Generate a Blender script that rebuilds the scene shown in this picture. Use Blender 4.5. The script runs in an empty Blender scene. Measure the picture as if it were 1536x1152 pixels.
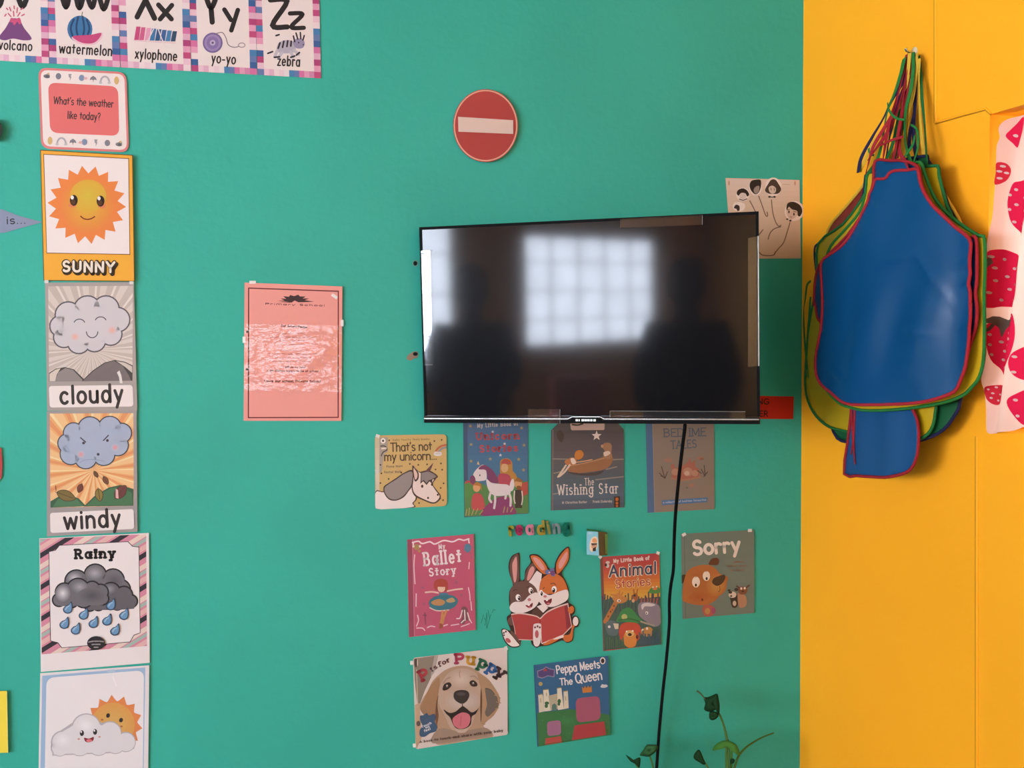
import bpy, bmesh, math, random
from mathutils import Vector, Matrix
from math import sin, cos, pi, radians

random.seed(7)
sc = bpy.context.scene
COL = sc.collection

# ------------------------------------------------------------------ camera
F = 1550.0                                   # focal length in pixels of the 1536 px wide frame
CAM = Vector((0.0, -2.2955, 1.5))
YAW, PITCH, ROLL = radians(16.498), radians(2.585), radians(-0.444)
_f = Vector((sin(YAW) * cos(PITCH), cos(YAW) * cos(PITCH), -sin(PITCH)))
_r0 = Vector((cos(YAW), -sin(YAW), 0))
_u0 = _r0.cross(_f)
_r = _r0 * cos(ROLL) + _u0 * sin(ROLL)
_u = -_r0 * sin(ROLL) + _u0 * cos(ROLL)
cd = bpy.data.cameras.new('camera')
cd.sensor_width = 36.0
cd.lens = F / 1536.0 * 36.0
cd.clip_start = 0.05
cam = bpy.data.objects.new('camera', cd)
COL.objects.link(cam)
cam.matrix_world = Matrix(((_r.x, _u.x, -_f.x, CAM.x), (_r.y, _u.y, -_f.y, CAM.y), (_r.z, _u.z, -_f.z, CAM.z), (0, 0, 0, 1)))
sc.camera = cam

# ------------------------------------------------------------------ light and exposure
sc.view_settings.view_transform = 'Standard'
sc.view_settings.look = 'None'
sc.view_settings.exposure = 1.5
sc.view_settings.gamma = 1.0
sc.view_settings.use_curve_mapping = False
W = bpy.data.worlds.new('world')
sc.world = W
W.use_nodes = True
W.node_tree.nodes['Background'].inputs[0].default_value = (0.9, 0.95, 1.0, 1)
W.node_tree.nodes['Background'].inputs[1].default_value = 0.1
SIDE_WINDOW = 13.0        # radiance of the daylit panes in the left wall
BACK_FILL = 3.4        # glowing panes added behind the camera for fill and glare
CURTAIN_WINDOW = 1.2      # glass behind the strawberry curtain

XC, XL, YB, ZC = 1.4441, -4.3, -7.8, 2.9     # yellow wall, left wall, back wall, ceiling


# ------------------------------------------------------------------ colour and materials
def s2l(c):
    c = c / 255.0
    return c / 12.92 if c <= 0.04045 else ((c + 0.055) / 1.055) ** 2.4


def lin(h, g=1.0):
    if isinstance(h, str):
        h = h.lstrip('#')
        h = tuple(int(h[i:i + 2], 16) for i in (0, 2, 4))
    return tuple(min(0.9, max(0.002, s2l(c) * g)) for c in h)


def lerp_hex(a, b, t):
    pa = [int(a[i:i + 2], 16) for i in (0, 2, 4)]
    pb = [int(b[i:i + 2], 16) for i in (0, 2, 4)]
    return '%02x%02x%02x' % tuple(int(round(x + (y - x) * t)) for x, y in zip(pa, pb))


_mats = {}
KIND = {'paper': (0.6, 0.25, 0.0), 'lam': (0.42, 0.45, 0.35), 'matte': (0.8, 0.1, 0.0), 'vinyl': (0.36, 0.3, 0.0),
        'plastic': (0.35, 0.5, 0.0), 'metal': (0.25, 0.5, 0.0), 'gloss': (0.12, 0.5, 0.0), 'cloth': (0.9, 0.1, 0.0)}


def mat(h, kind='paper', g=1.0, bump=0.0, scale=60.0):
    key = (h, kind, round(g, 3), bump)
    if key in _mats:
        return _mats[key]
    m = bpy.data.materials.new('%s_%s' % (kind, h if isinstance(h, str) else 'x'))
    m.use_nodes = True
    nt = m.node_tree
    b = nt.nodes['Principled BSDF']
    r, s, coat = KIND[kind]
    b.inputs['Base Color'].default_value = (*lin(h, g), 1)
    b.inputs['Roughness'].default_value = r
    b.inputs['Specular IOR Level'].default_value = s
    if kind == 'metal':
        b.inputs['Metallic'].default_value = 1.0
    if coat:
        b.inputs['Coat Weight'].default_value = coat
        b.inputs['Coat Roughness'].default_value = 0.12
    if kind == 'lam':
        bump = bump or 0.12
        scale = 14.0
    if bump:
        tc = nt.nodes.new('ShaderNodeTexCoord')
        n = nt.nodes.new('ShaderNodeTexNoise')
        n.inputs['Scale'].default_value = scale
        n.inputs['Detail'].default_value = 3
        bp = nt.nodes.new('ShaderNodeBump')
        bp.inputs['Strength'].default_value = bump
        bp.inputs['Distance'].default_value = 0.01
        nt.links.new(tc.outputs['Object'], n.inputs['Vector'])
        nt.links.new(n.outputs['Fac'], bp.inputs['Height'])
        nt.links.new(bp.outputs['Normal'], b.inputs['Normal'])
    _mats[key] = m
    return m


def wall_mat(name, rgb, var=0.06, rough=0.55, spec=0.25, bump=0.25, patch=None):
    m = bpy.data.materials.new(name)
    m.use_nodes = True
    nt = m.node_tree
    b = nt.nodes['Principled BSDF']
    b.inputs['Roughness'].default_value = rough
    b.inputs['Specular IOR Level'].default_value = spec
    tc = nt.nodes.new('ShaderNodeTexCoord')
    n1 = nt.nodes.new('ShaderNodeTexNoise')
    n1.inputs['Scale'].default_value = 3.0
    n1.inputs['Detail'].default_value = 6
    nt.links.new(tc.outputs['Object'], n1.inputs['Vector'])
    rp = nt.nodes.new('ShaderNodeValToRGB')
    rp.color_ramp.elements[0].position = 0.3
    rp.color_ramp.elements[1].position = 0.7
    rp.color_ramp.elements[0].color = (*[c * (1 - var) for c in rgb], 1)
    rp.color_ramp.elements[1].color = (*[min(0.92, c * (1 + var)) for c in rgb], 1)
    nt.links.new(n1.outputs['Fac'], rp.inputs['Fac'])
    nt.links.new(rp.outputs['Color'], b.inputs['Base Color'])
    n2 = nt.nodes.new('ShaderNodeTexNoise')
    n2.inputs['Scale'].default_value = 55.0
    n2.inputs['Detail'].default_value = 4
    n3 = nt.nodes.new('ShaderNodeTexNoise')
    n3.inputs['Scale'].default_value = 9.0
    n3.inputs['Detail'].default_value = 3
    ma = nt.nodes.new('ShaderNodeMath')
    ma.operation = 'MULTIPLY_ADD'
    ma.inputs[1].default_value = 2.2
    bp = nt.nodes.new('ShaderNodeBump')
    bp.inputs['Strength'].default_value = bump
    bp.inputs['Distance'].default_value = 0.004
    for n in (n2, n3):
        nt.links.new(tc.outputs['Object'], n.inputs['Vector'])
    nt.links.new(n3.outputs['Fac'], ma.inputs[0])
    nt.links.new(n2.outputs['Fac'], ma.inputs[2])
    nt.links.new(ma.outputs[0], bp.inputs['Height'])
    nt.links.new(bp.outputs['Normal'], b.inputs['Normal'])
    return m


def emit_mat(name, rgb, strength, noise=0.0):
    m = bpy.data.materials.new(name)
    m.use_nodes = True
    nt = m.node_tree
    nt.nodes.remove(nt.nodes['Principled BSDF'])
    e = nt.nodes.new('ShaderNodeEmission')
    e.inputs['Color'].default_value = (*rgb, 1)
    e.inputs['Strength'].default_value = strength
    nt.links.new(e.outputs[0], nt.nodes['Material Output'].inputs['Surface'])
    if noise:
        tc = nt.nodes.new('ShaderNodeTexCoord')
        n = nt.nodes.new('ShaderNodeTexNoise')
        n.inputs['Scale'].default_value = 5.0
        n.inputs['Detail'].default_value = 4
        r = nt.nodes.new('ShaderNodeMapRange')
        r.inputs['From Min'].default_value = 0.3
        r.inputs['From Max'].default_value = 0.7
        r.inputs['To Min'].default_value = strength * (1 - noise)
        r.inputs['To Max'].default_value = strength * (1 + noise)
        nt.links.new(tc.outputs['Object'], n.inputs['Vector'])
        nt.links.new(n.outputs['Fac'], r.inputs['Value'])
        nt.links.new(r.outputs[0], e.inputs['Strength'])
    return m


# ------------------------------------------------------------------ mesh helpers
class MB:
    def __init__(s):
        s.v, s.f, s.m, s.mats, s.sm = [], [], [], [], []

    def mi(s, m):
        if m not in s.mats:
            s.mats.append(m)
        return s.mats.index(m)

    def face(s, pts, m, smooth=False):
        b = len(s.v)
        s.v += [tuple(p) for p in pts]
        s.f.append(tuple(range(b, b + len(pts))))
        s.m.append(s.mi(m))
        s.sm.append(smooth)

    def grid(s, rows, m, smooth=True, close=False):
        b = len(s.v)
        nc = len(rows[0])
        for r in rows:
            s.v += [tuple(p) for p in r]
        k = s.mi(m)
        for i in range(len(rows) - 1):
            for j in range(nc if close else nc - 1):
                j2 = (j + 1) % nc
                s.f.append((b + i * nc + j, b + i * nc + j2, b + (i + 1) * nc + j2, b + (i + 1) * nc + j))
                s.m.append(k)
                s.sm.append(smooth)
        return b

    def box(s, a, b, m, M=None):
        (x0, y0, z0), (x1, y1, z1) = a, b
        P = [Vector(p) for p in ((x0, y0, z0), (x1, y0, z0), (x1, y1, z0), (x0, y1, z0), (x0, y0, z1), (x1, y0, z1), (x1, y1, z1), (x0, y1, z1))]
        if M:
            P = [M @ p for p in P]
        o = len(s.v)
        s.v += [tuple(p) for p in P]
        k = s.mi(m)
        for q in ((3, 2, 1, 0), (4, 5, 6, 7), (0, 1, 5, 4), (1, 2, 6, 5), (2, 3, 7, 6), (3, 0, 4, 7)):
            s.f.append(tuple(o + i for i in q))
            s.m.append(k)
            s.sm.append(False)

    def tube(s, pts, r, m, n=8, cap=True):
        pts = [Vector(p) for p in pts]
        R = r if isinstance(r, (list, tuple)) else [r] * len(pts)
        rows = []
        t0 = (pts[1] - pts[0]).normalized()
        a = t0.cross(Vector((0, 0, 1)))
        if a.length < 0.05:
            a = t0.cross(Vector((1, 0, 0)))
        a.normalize()
        for i, p in enumerate(pts):
            t = (pts[min(i + 1, len(pts) - 1)] - pts[max(i - 1, 0)]).normalized()
            a = (a - t * a.dot(t)).normalized()
            b = t.cross(a)
            rows.append([p + (a * cos(2 * pi * k / n) + b * sin(2 * pi * k / n)) * R[i] for k in range(n)])
        s.grid(rows, m, True, True)
        if cap:
            s.face(rows[0][::-1], m)
            s.face(rows[-1], m)

    def build(s, name, parent=None, merge=False):
        me = bpy.data.meshes.new(name)
        me.from_pydata(s.v, [], s.f)
        for m in s.mats:
            me.materials.append(m)
        me.polygons.foreach_set('material_index', s.m)
        me.polygons.foreach_set('use_smooth', s.sm)
        me.update()
        if merge:
            bm = bmesh.new()
            bm.from_mesh(me)
            bmesh.ops.remove_doubles(bm, verts=bm.verts, dist=1e-5)
            bm.to_mesh(me)
            bm.free()
        o = bpy.data.objects.new(name, me)
        COL.objects.link(o)
        if parent:
            o.parent = parent
            o.matrix_parent_inverse = Matrix.Identity(4)
            if parent.type == 'EMPTY':
                pass
            T = Matrix.Translation(-_wloc(parent))
            me.transform(T)
        return o


def _wloc(o):
    v = Vector(o.location)
    while o.parent:
        o = o.parent
        v += Vector(o.location)
    return v


def recentre(o):
    """put a top-level mesh object's origin at the middle of its shape"""
    me = o.data
    n = len(me.vertices)
    lo = Vector([min(v.co[i] for v in me.vertices) for i in range(3)])
    hi = Vector([max(v.co[i] for v in me.vertices) for i in range(3)])
    c = (lo + hi) / 2
    me.transform(Matrix.Translation(-c))
    o.location = c
    return o


def tag(o, label=None, cat=None, group=None, kind=None):
    if label:
        o['label'] = label
    if cat:
        o['category'] = cat
    if group:
        o['group'] = group
    if kind:
        o['kind'] = kind
    return o


def empty(name, loc, label, cat, group=None):
    o = bpy.data.objects.new(name, None)
    COL.objects.link(o)
    o.location = loc
    o.empty_display_size = 0.05
    return tag(o, label, cat, group)


# ------------------------------------------------------------------ plane geometry (2D outlines and lines)
def spline(pts, n=6, closed=True):
    out = []
    N = len(pts)
    rng = range(N) if closed else range(N - 1)
    for i in rng:
        if closed:
            p0, p1, p2, p3 = pts[i - 1], pts[i], pts[(i + 1) % N], pts[(i + 2) % N]
        else:
            p0, p1, p2, p3 = pts[max(i - 1, 0)], pts[i], pts[i + 1], pts[min(i + 2, N - 1)]
        for k in range(n):
            t = k / n
            a = [0.5 * (2 * b + (c - a_) * t + (2 * a_ - 5 * b + 4 * c - d) * t * t + (-a_ + 3 * b - 3 * c + d) * t ** 3) for a_, b, c, d in zip(p0, p1, p2, p3)]
            out.append(tuple(a))
    if not closed:
        out.append(tuple(pts[-1]))
    return out


def arc(cx, cy, rx, ry, a0, a1, n=14):
    return [(cx + rx * cos(radians(a0 + (a1 - a0) * i / n)), cy + ry * sin(radians(a0 + (a1 - a0) * i / n))) for i in range(n + 1)]


def ellipse(cx, cy, rx, ry, rot=0, n=24):
    c, s = cos(radians(rot)), sin(radians(rot))
    return [(cx + rx * cos(2 * pi * i / n) * c - ry * sin(2 * pi * i / n) * s, cy + rx * cos(2 * pi * i / n) * s + ry * sin(2 * pi * i / n) * c) for i in range(n)]


def ribbon(pts, w, closed=False):
    """polygons that cover a line of width w with round ends"""
    P = []
    for p in pts:
        if not P or (abs(P[-1][0] - p[0]) + abs(P[-1][1] - p[1])) > 1e-6:
            P.append(p)
    if len(P) < 2:
        return [ellipse(P[0][0], P[0][1], w / 2, w / 2, n=12)]
    for i in range(1, len(P) - 1):
        a = Vector((P[i][0] - P[i - 1][0], P[i][1] - P[i - 1][1]))
        b = Vector((P[i + 1][0] - P[i][0], P[i + 1][1] - P[i][1]))
        if a.normalized().dot(b.normalized()) < 0.4:
            return ribbon(P[:i + 1], w) + ribbon(P[i:], w)
    if (abs(P[0][0] - P[-1][0]) + abs(P[0][1] - P[-1][1])) < 1e-6 and len(P) > 3:
        closed = True
        P = P[:-1]
    L, R = [], []
    N = len(P)
    for i in range(N):
        a = P[i - 1] if (i > 0 or closed) else P[i]
        b = P[(i + 1) % N] if (i < N - 1 or closed) else P[i]
        d1 = Vector((P[i][0] - a[0], P[i][1] - a[1]))
        d2 = Vector((b[0] - P[i][0], b[1] - P[i][1]))
        if d1.length < 1e-9:
            d1 = d2
        if d2.length < 1e-9:
            d2 = d1
        d1.normalize()
        d2.normalize()
        n1, n2 = Vector((-d1.y, d1.x)), Vector((-d2.y, d2.x))
        m = n1 + n2
        if m.length < 0.3:
            m = n1
        m.normalize()
        k = min(1.6, 1.0 / max(0.3, m.dot(n1)))
        L.append((P[i][0] + m.x * w / 2 * k, P[i][1] + m.y * w / 2 * k))
        R.append((P[i][0] - m.x * w / 2 * k, P[i][1] - m.y * w / 2 * k))
    out = []
    for i in range(N if closed else N - 1):
        j = (i + 1) % N
        out.append([L[i], L[j], R[j], R[i]])
    if not closed:
        for p, q in ((P[0], P[1]), (P[-1], P[-2])):
            a = math.degrees(math.atan2(p[1] - q[1], p[0] - q[0]))
            out.append(arc(p[0], p[1], w / 2, w / 2, a - 90, a + 90, 6))
    return out


def clip(poly, quad):
    """clip a polygon to a convex one"""
    area = sum(quad[i - 1][0] * quad[i][1] - quad[i][0] * quad[i - 1][1] for i in range(len(quad)))
    sg = 1 if area > 0 else -1
    out = list(poly)
    for i in range(len(quad)):
        a, b = quad[i - 1], quad[i]
        inp, out = out, []
        side = lambda p: sg * ((b[0] - a[0]) * (p[1] - a[1]) - (b[1] - a[1]) * (p[0] - a[0]))
        for j in range(len(inp)):
            p, q = inp[j - 1], inp[j]
            sp, sq = side(p), side(q)
            if (sp >= 0) != (sq >= 0):
                t = sp / (sp - sq)
                out.append((p[0] + (q[0] - p[0]) * t, p[1] + (q[1] - p[1]) * t))
            if sq >= 0:
                out.append(q)
        if not out:
            return []
    return out


# ------------------------------------------------------------------ a hand-drawn stroke alphabet
def _L(*a):
    return [(a[i], a[i + 1]) for i in range(0, len(a), 2)]


def _C(cx, cy, rx, ry, a0=0, a1=360):
    return arc(cx, cy, rx, ry, a0, a1, 18)


_bowl = lambda: _C(.23, .24, .19, .24)
G = {
    'a': (.50, [_bowl(), _L(.43, .48, .43, 0)]), 'b': (.50, [_L(.05, .74, .05, 0), _C(.25, .24, .19, .24)]),
    'c': (.44, [_C(.23, .24, .19, .24, 45, 315)]), 'd': (.50, [_bowl(), _L(.43, .74, .43, 0)]),
    'e': (.48, [_L(.06, .25, .42, .25) + _C(.23, .24, .19, .24, 5, 315)]),
    'f': (.32, [_C(.26, .6, .13, .14, 30, 180) + _L(.13, .6, .13, 0), _L(.02, .46, .29, .46)]),
    'g': (.50, [_bowl(), _L(.43, .48, .43, -.08) + _C(.24, -.08, .19, .15, 0, -160)]),
    'h': (.48, [_L(.05, .74, .05, 0), _C(.23, .28, .18, .2, 180, 0) + _L(.41, .28, .41, 0)]),
    'i': (.14, [_L(.07, .48, .07, 0), _L(.07, .66, .07, .67)]), 'j': (.2, [_L(.13, .48, .13, -.1) + _C(.02, -.1, .11, .12, 0, -110), _L(.13, .66, .13, .67)]),
    'k': (.42, [_L(.05, .74, .05, 0), _L(.36, .47, .06, .2), _L(.17, .29, .38, 0)]), 'l': (.14, [_L(.07, .74, .07, 0)]),
    'm': (.72, [_L(.05, .48, .05, 0), _C(.2, .3, .15, .18, 180, 0) + _L(.35, .3, .35, 0), _C(.5, .3, .15, .18, 180, 0) + _L(.65, .3, .65, 0)]),
    'n': (.48, [_L(.05, .48, .05, 0), _C(.23, .28, .18, .2, 180, 0) + _L(.41, .28, .41, 0)]), 'o': (.47, [_C(.235, .24, .2, .24)]),
    'p': (.50, [_L(.05, .48, .05, -.24), _C(.25, .24, .19, .24)]), 'q': (.50, [_bowl(), _L(.43, .48, .43, -.24)]),
    'r': (.34, [_L(.05, .48, .05, 0), _C(.2, .29, .15, .19, 180, 50)]),
    's': (.40, [_C(.2, .36, .15, .12, 40, 250) + _C(.19, .12, .16, .12, 80, -140)]),
    't': (.34, [_L(.16, .66, .16, .06), _L(.02, .46, .31, .46)]),
    'u': (.48, [_L(.05, .48, .05, .2) + _C(.23, .2, .18, .2, 180, 360) + _L(.41, .2, .41, .48), _L(.41, .48, .41, 0)]),
    'v': (.44, [_L(.04, .48, .22, 0, .4, .48)]), 'w': (.66, [_L(.03, .48, .17, 0, .33, .44, .49, 0, .63, .48)]),
    'x': (.42, [_L(.04, .48, .38, 0), _L(.38, .48, .04, 0)]), 'y': (.44, [_L(.04, .48, .22, .02), _L(.4, .48, .12, -.24)]),
    'z': (.42, [_L(.04, .48, .37, .48, .04, 0, .39, 0)]),
    'A': (.62, [_L(.03, 0, .3, .72, .58, 0), _L(.13, .25, .47, .25)]),
    'B': (.55, [_L(.07, .72, .07, 0), _L(.07, .72, .25, .72) + _C(.27, .55, .17, .17, 90, -90) + _L(.07, .38), _L(.07, .38, .28, .38) + _C(.29, .19, .2, .19, 90, -90) + _L(.07, 0)]),
    'C': (.62, [_C(.34, .36, .28, .36, 45, 315)]), 'D': (.6, [_L(.07, .72, .07, 0), _L(.07, .72, .2, .72) + _C(.22, .36, .32, .36, 90, -90) + _L(.07, 0)]),
    'E': (.5, [_L(.44, .72, .07, .72, .07, 0, .46, 0), _L(.07, .38, .38, .38)]), 'F': (.46, [_L(.42, .72, .07, .72, .07, 0), _L(.07, .38, .36, .38)]),
    'G': (.64, [_C(.34, .36, .28, .36, 45, 340) + _L(.6, .32, .38, .32)]), 'H': (.58, [_L(.07, .72, .07, 0), _L(.51, .72, .51, 0), _L(.07, .38, .51, .38)]),
    'I': (.2, [_L(.1, .72, .1, 0)]), 'J': (.42, [_L(.33, .72, .33, .18) + _C(.18, .18, .15, .18, 0, -160)]),
    'K': (.54, [_L(.07, .72, .07, 0), _L(.48, .72, .08, .32), _L(.2, .43, .5, 0)]), 'L': (.46, [_L(.07, .72, .07, 0, .43, 0)]),
    'M': (.7, [_L(.07, 0, .09, .72, .35, .1, .61, .72, .63, 0)]), 'N': (.6, [_L(.07, 0, .07, .72, .53, 0, .53, .72)]),
    'O': (.68, [_C(.34, .36, .29, .36)]), 'P': (.52, [_L(.07, .72, .07, 0), _L(.07, .72, .26, .72) + _C(.28, .53, .19, .19, 90, -90) + _L(.07, .34)]),
    'Q': (.7, [_C(.34, .36, .29, .36), _L(.42, .16, .62, -.06)]),
    'R': (.56, [_L(.07, .72, .07, 0), _L(.07, .72, .26, .72) + _C(.28, .54, .18, .18, 90, -90) + _L(.07, .36), _L(.26, .36, .5, 0)]),
    'S': (.5, [_C(.25, .54, .18, .18, 35, 255) + _C(.24, .18, .2, .18, 80, -145)]), 'T': (.54, [_L(.27, .72, .27, 0), _L(.02, .72, .52, .72)]),
    'U': (.6, [_L(.07, .72, .07, .24) + _C(.3, .24, .23, .24, 180, 360) + _L(.53, .24, .53, .72)]), 'V': (.58, [_L(.03, .72, .29, 0, .55, .72)]),
    'W': (.84, [_L(.03, .72, .22, 0, .42, .66, .62, 0, .81, .72)]), 'X': (.56, [_L(.04, .72, .52, 0), _L(.52, .72, .04, 0)]),
    'Y': (.56, [_L(.03, .72, .28, .34, .53, .72), _L(.28, .34, .28, 0)]), 'Z': (.54, [_L(.05, .72, .48, .72, .05, 0, .5, 0)]),
    ' ': (.26, []), '.': (.16, [_L(.07, .02, .07, .03)]), "'": (.14, [_L(.07, .74, .06, .6)]), '-': (.34, [_L(.05, .25, .28, .25)]), ',': (.16, [_L(.08, .04, .05, -.1)]),
    '?': (.42, [_C(.2, .56, .15, .16, 170, -60) + _L(.2, .3, .2, .2), _L(.2, .02, .2, .03)]),
}
GAP = .06


def text_width(s, gap=GAP):
    return sum(G[c][0] + gap for c in s) - gap


def text_strokes(s, p0, p1, cap, gap=None, serif=False, slant=0.0, w=0):
    """strokes of a line of writing that runs from p0 to p1 along its baseline; cap = height of a capital"""
    if gap is None:
        L0 = math.hypot(p1[0] - p0[0], p1[1] - p0[1])
        gap = .03 + min(.3, w / (L0 / text_width(s, .14))) * .75 + (.09 if serif else 0)
    wn = text_width(s, gap)
    dx, dy = p1[0] - p0[0], p1[1] - p0[1]
    kx = math.hypot(dx, dy) / wn
    ux, uy = dx / math.hypot(dx, dy), dy / math.hypot(dx, dy)
    ky = cap / .72
    out, letters = [], []
    x = 0
    for c in s:
        w, st = G[c]
        L = []
        for q in st:
            L.append(q)
            if serif and len(q) >= 2 and c not in ".,'-":
                for (a, b) in ((q[0], q[1]), (q[-1], q[-2])):
                    if abs(a[0] - b[0]) < abs(a[1] - b[1]) * 0.7:
                        L.append([(a[0] - .075, a[1]), (a[0] + .075, a[1])])
        one = []
        for q in L:
            one.append([(p0[0] + ux * (x + a + slant * b) * kx + uy * b * ky, p0[1] + uy * (x + a + slant * b) * kx - ux * b * ky) for a, b in q])
        letters.append(one)
        x += w + gap
    return letters


# ------------------------------------------------------------------ from the lens to the walls
def ray(px, py):
    return _f + _r * ((px - 768) / F) - _u * ((py - 576) / F)


def on_teal(px, py, off=0.0):
    d = ray(px, py)
    t = (-off - CAM.y) / d.y
    return CAM + d * t


def on_yellow(px, py, off=0.0):
    d = ray(px, py)
    return CAM + d * ((XC - off - CAM.x) / d.x)


PRINT = 0.70        # reflectance of print and paper against the measured colours


class Sheet:
    """a printed sheet, cut-out or panel fixed to the teal wall; the artwork is traced onto its own plane"""
    STEP = 2.5e-5

    def __init__(s, frame, gain=1.0, kind='paper', off=(0.0009, 0.0009), xs=(0, 1)):
        s.ox, s.oy, s.k = frame
        s.g, s.kind = gain * PRINT, kind
        xa, xb = on_teal(xs[0], 500).x, on_teal(xs[1], 500).x
        s.a, s.b, s.xa = off[0], (off[1] - off[0]) / (xb - xa), xa
        s.h = 0.0
        s.mb = MB()
        s.clip_to = None

    def pt(s, x, y, h=None):
        px, py = s.ox + x / s.k, s.oy + y / s.k
        d = ray(px, py)
        h = s.h if h is None else h
        t = (-CAM.y - s.a + s.b * (s.xa - CAM.x) - h) / (d.y + s.b * d.x)
        return CAM + d * t

    def m(s, hx, kind=None):
        return mat(hx, kind or s.kind, s.g)

    def base(s, pts, hx, thick=0.0006, edge=None, cut=False):
        if cut:
            s.clip_to = list(pts)
        top = [s.pt(*p) for p in pts]
        bot = [s.pt(*p, h=-thick) for p in pts]
        area = sum(pts[i - 1][0] * pts[i][1] - pts[i][0] * pts[i - 1][1] for i in range(len(pts)))
        if area > 0:
            top.reverse()
            bot.reverse()
        M = s.m(hx)
        E_ = s.m(edge or hx)
        n = len(top)
        b = len(s.mb.v)
        s.mb.v += [tuple(p) for p in top + bot]
        F_ = [tuple(range(b, b + n)), tuple(reversed(range(b + n, b + 2 * n)))] + [(b + (i + 1) % n, b + i, b + n + i, b + n + (i + 1) % n) for i in range(n)]
        for i, f in enumerate(F_):
            s.mb.f.append(f)
            s.mb.m.append(s.mb.mi(M if i == 0 else E_))
            s.mb.sm.append(False)
        return s

    def up(s):
        s.h += s.STEP

    def polys(s, ps, hx, kind=None, quad=None):
        s.up()
        M = s.m(hx, kind)
        for p in ps:
            if quad:
                p = clip(p, quad)
            if s.clip_to and len(p) > 2:
                p = clip(p, s.clip_to)
            if len(p) < 3:
                continue
            area = sum(p[i - 1][0] * p[i][1] - p[i][0] * p[i - 1][1] for i in range(len(p)))
            q = p[::-1] if area > 0 else p
            s.mb.face([s.pt(*a) for a in q], M)
        return s

    def P(s, pts, hx, **k):
        return s.polys([pts], hx, **k)

    def B(s, pts, hx, line=None, w=0, n=5, **k):
        q = spline(pts, n)
        s.polys([q], hx, **k)
        if line:
            s.polys(ribbon(q + q[:1], w), line)
        return s

    def E(s, cx, cy, rx, ry, hx, rot=0, n=24, **k):
        return s.polys([ellipse(cx, cy, rx, ry, rot, n)], hx, **k)

    def Es(s, L, hx, **k):
        return s.polys([ellipse(*e) for e in L], hx, **k)

    def L(s, pts, w, hx, smooth=True, **k):
        q = spline(pts, 5, False) if smooth and len(pts) > 2 else pts
        return s.polys(ribbon(q, w), hx, **k)

    def Ls(s, lines, w, hx, **k):
        ps = []
        for q in lines:
            ps += ribbon(spline(q, 5, False) if len(q) > 2 else q, w)
        return s.polys(ps, hx, **k)

    def T(s, txt, p0, p1, cap, hx, w, **k):
        cols = hx if isinstance(hx, (list, tuple)) else None
        ls = text_strokes(txt, p0, p1, cap, w=w, **k)
        if cols:
            for i, l in enumerate(ls):
                if l:
                    s.polys([q for st in l for q in ribbon(st, w)], cols[i % len(cols)])
                    s.h -= s.STEP
            s.up()
        else:
            s.polys([q for l in ls for st in l for q in ribbon(st, w)], hx)
        return s

    def RG(s, cx, cy, rx, ry, h0, h1, n=7, rot=0):
        """round colour wash from the rim h1 to the middle h0"""
        for i in range(n):
            t = 1 - i / n
            s.E(cx, cy, rx * t, ry * t, lerp_hex(h1, h0, i / (n - 1)), rot)
        return s

    def VG(s, quad, hs, n=10):
        """colour wash down a quad (corners from the upper left, clockwise)"""
        a, b, c, d = quad
        mix = lambda p, q, t: (p[0] + (q[0] - p[0]) * t, p[1] + (q[1] - p[1]) * t)
        s.up()
        for i in range(n):
            t0, t1 = i / n, (i + 1) / n
            u = (i + .5) / n * (len(hs) - 1)
            k = min(int(u), len(hs) - 2)
            col = lerp_hex(hs[k], hs[k + 1], u - k)
            s.mb.face([s.pt(*p) for p in (mix(a, d, t0), mix(a, d, t1), mix(b, c, t1), mix(b, c, t0))], s.m(col))
        return s

    def build(s, name, label, cat, group=None):
        o = s.mb.build(name)
        recentre(o)
        return tag(o, label, cat, group)

    def tapes(s, o, spots, size=9):
        """bits of clear tape at the corners, each a part"""
        M = tape_mat()
        for (x, y, r) in spots:
            mb = MB()
            q = [(x + (a * cos(r) - b * sin(r)) * s.k, y + (a * sin(r) + b * cos(r)) * s.k) for a, b in ((-size * .6, -2.2), (size * .6, -2.2), (size * .6, 2.2), (-size * .6, 2.2))]
            top = [s.pt(*p, h=s.h + 0.0005) for p in q][::-1]
            bot = [s.pt(*p, h=s.h + 0.0002) for p in q][::-1]
            mb.face(top, M)
            mb.face(bot[::-1], M)
            for i in range(4):
                mb.face([top[i], bot[i], bot[(i + 1) % 4], top[(i + 1) % 4]], M)
            p = mb.build('tape', o)
            p['label'] = 'clear shiny tape'
        return o


_tape = []


def tape_mat():
    if not _tape:
        m = bpy.data.materials.new('clear_tape')
        m.use_nodes = True
        nt = m.node_tree
        b = nt.nodes['Principled BSDF']
        b.inputs['Base Color'].default_value = (.85, .84, .8, 1)
        b.inputs['Roughness'].default_value = .15
        b.inputs['Alpha'].default_value = .55
        _tape.append(m)
    return _tape[0]


def rrect(pts, r, n=5):
    """rounded version of a convex polygon"""
    out = []
    N = len(pts)
    for i in range(N):
        p = Vector(pts[i])
        a = Vector(pts[i - 1]) - p
        b = Vector(pts[(i + 1) % N]) - p
        ra = min(r, a.length * .45, b.length * .45)
        A, Bv = p + a.normalized() * ra, p + b.normalized() * ra
        for k in range(n + 1):
            t = k / n
            q = A * (1 - t) ** 2 + p * 2 * t * (1 - t) + Bv * t * t
            out.append((q.x, q.y))
    return out


def inset(q, d):
    c = Vector((sum(p[0] for p in q) / len(q), sum(p[1] for p in q) / len(q)))
    out = []
    for p in q:
        v = Vector(p) - c
        out.append((p[0] - math.copysign(d, v.x), p[1] - math.copysign(d, v.y)))
    return out

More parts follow.
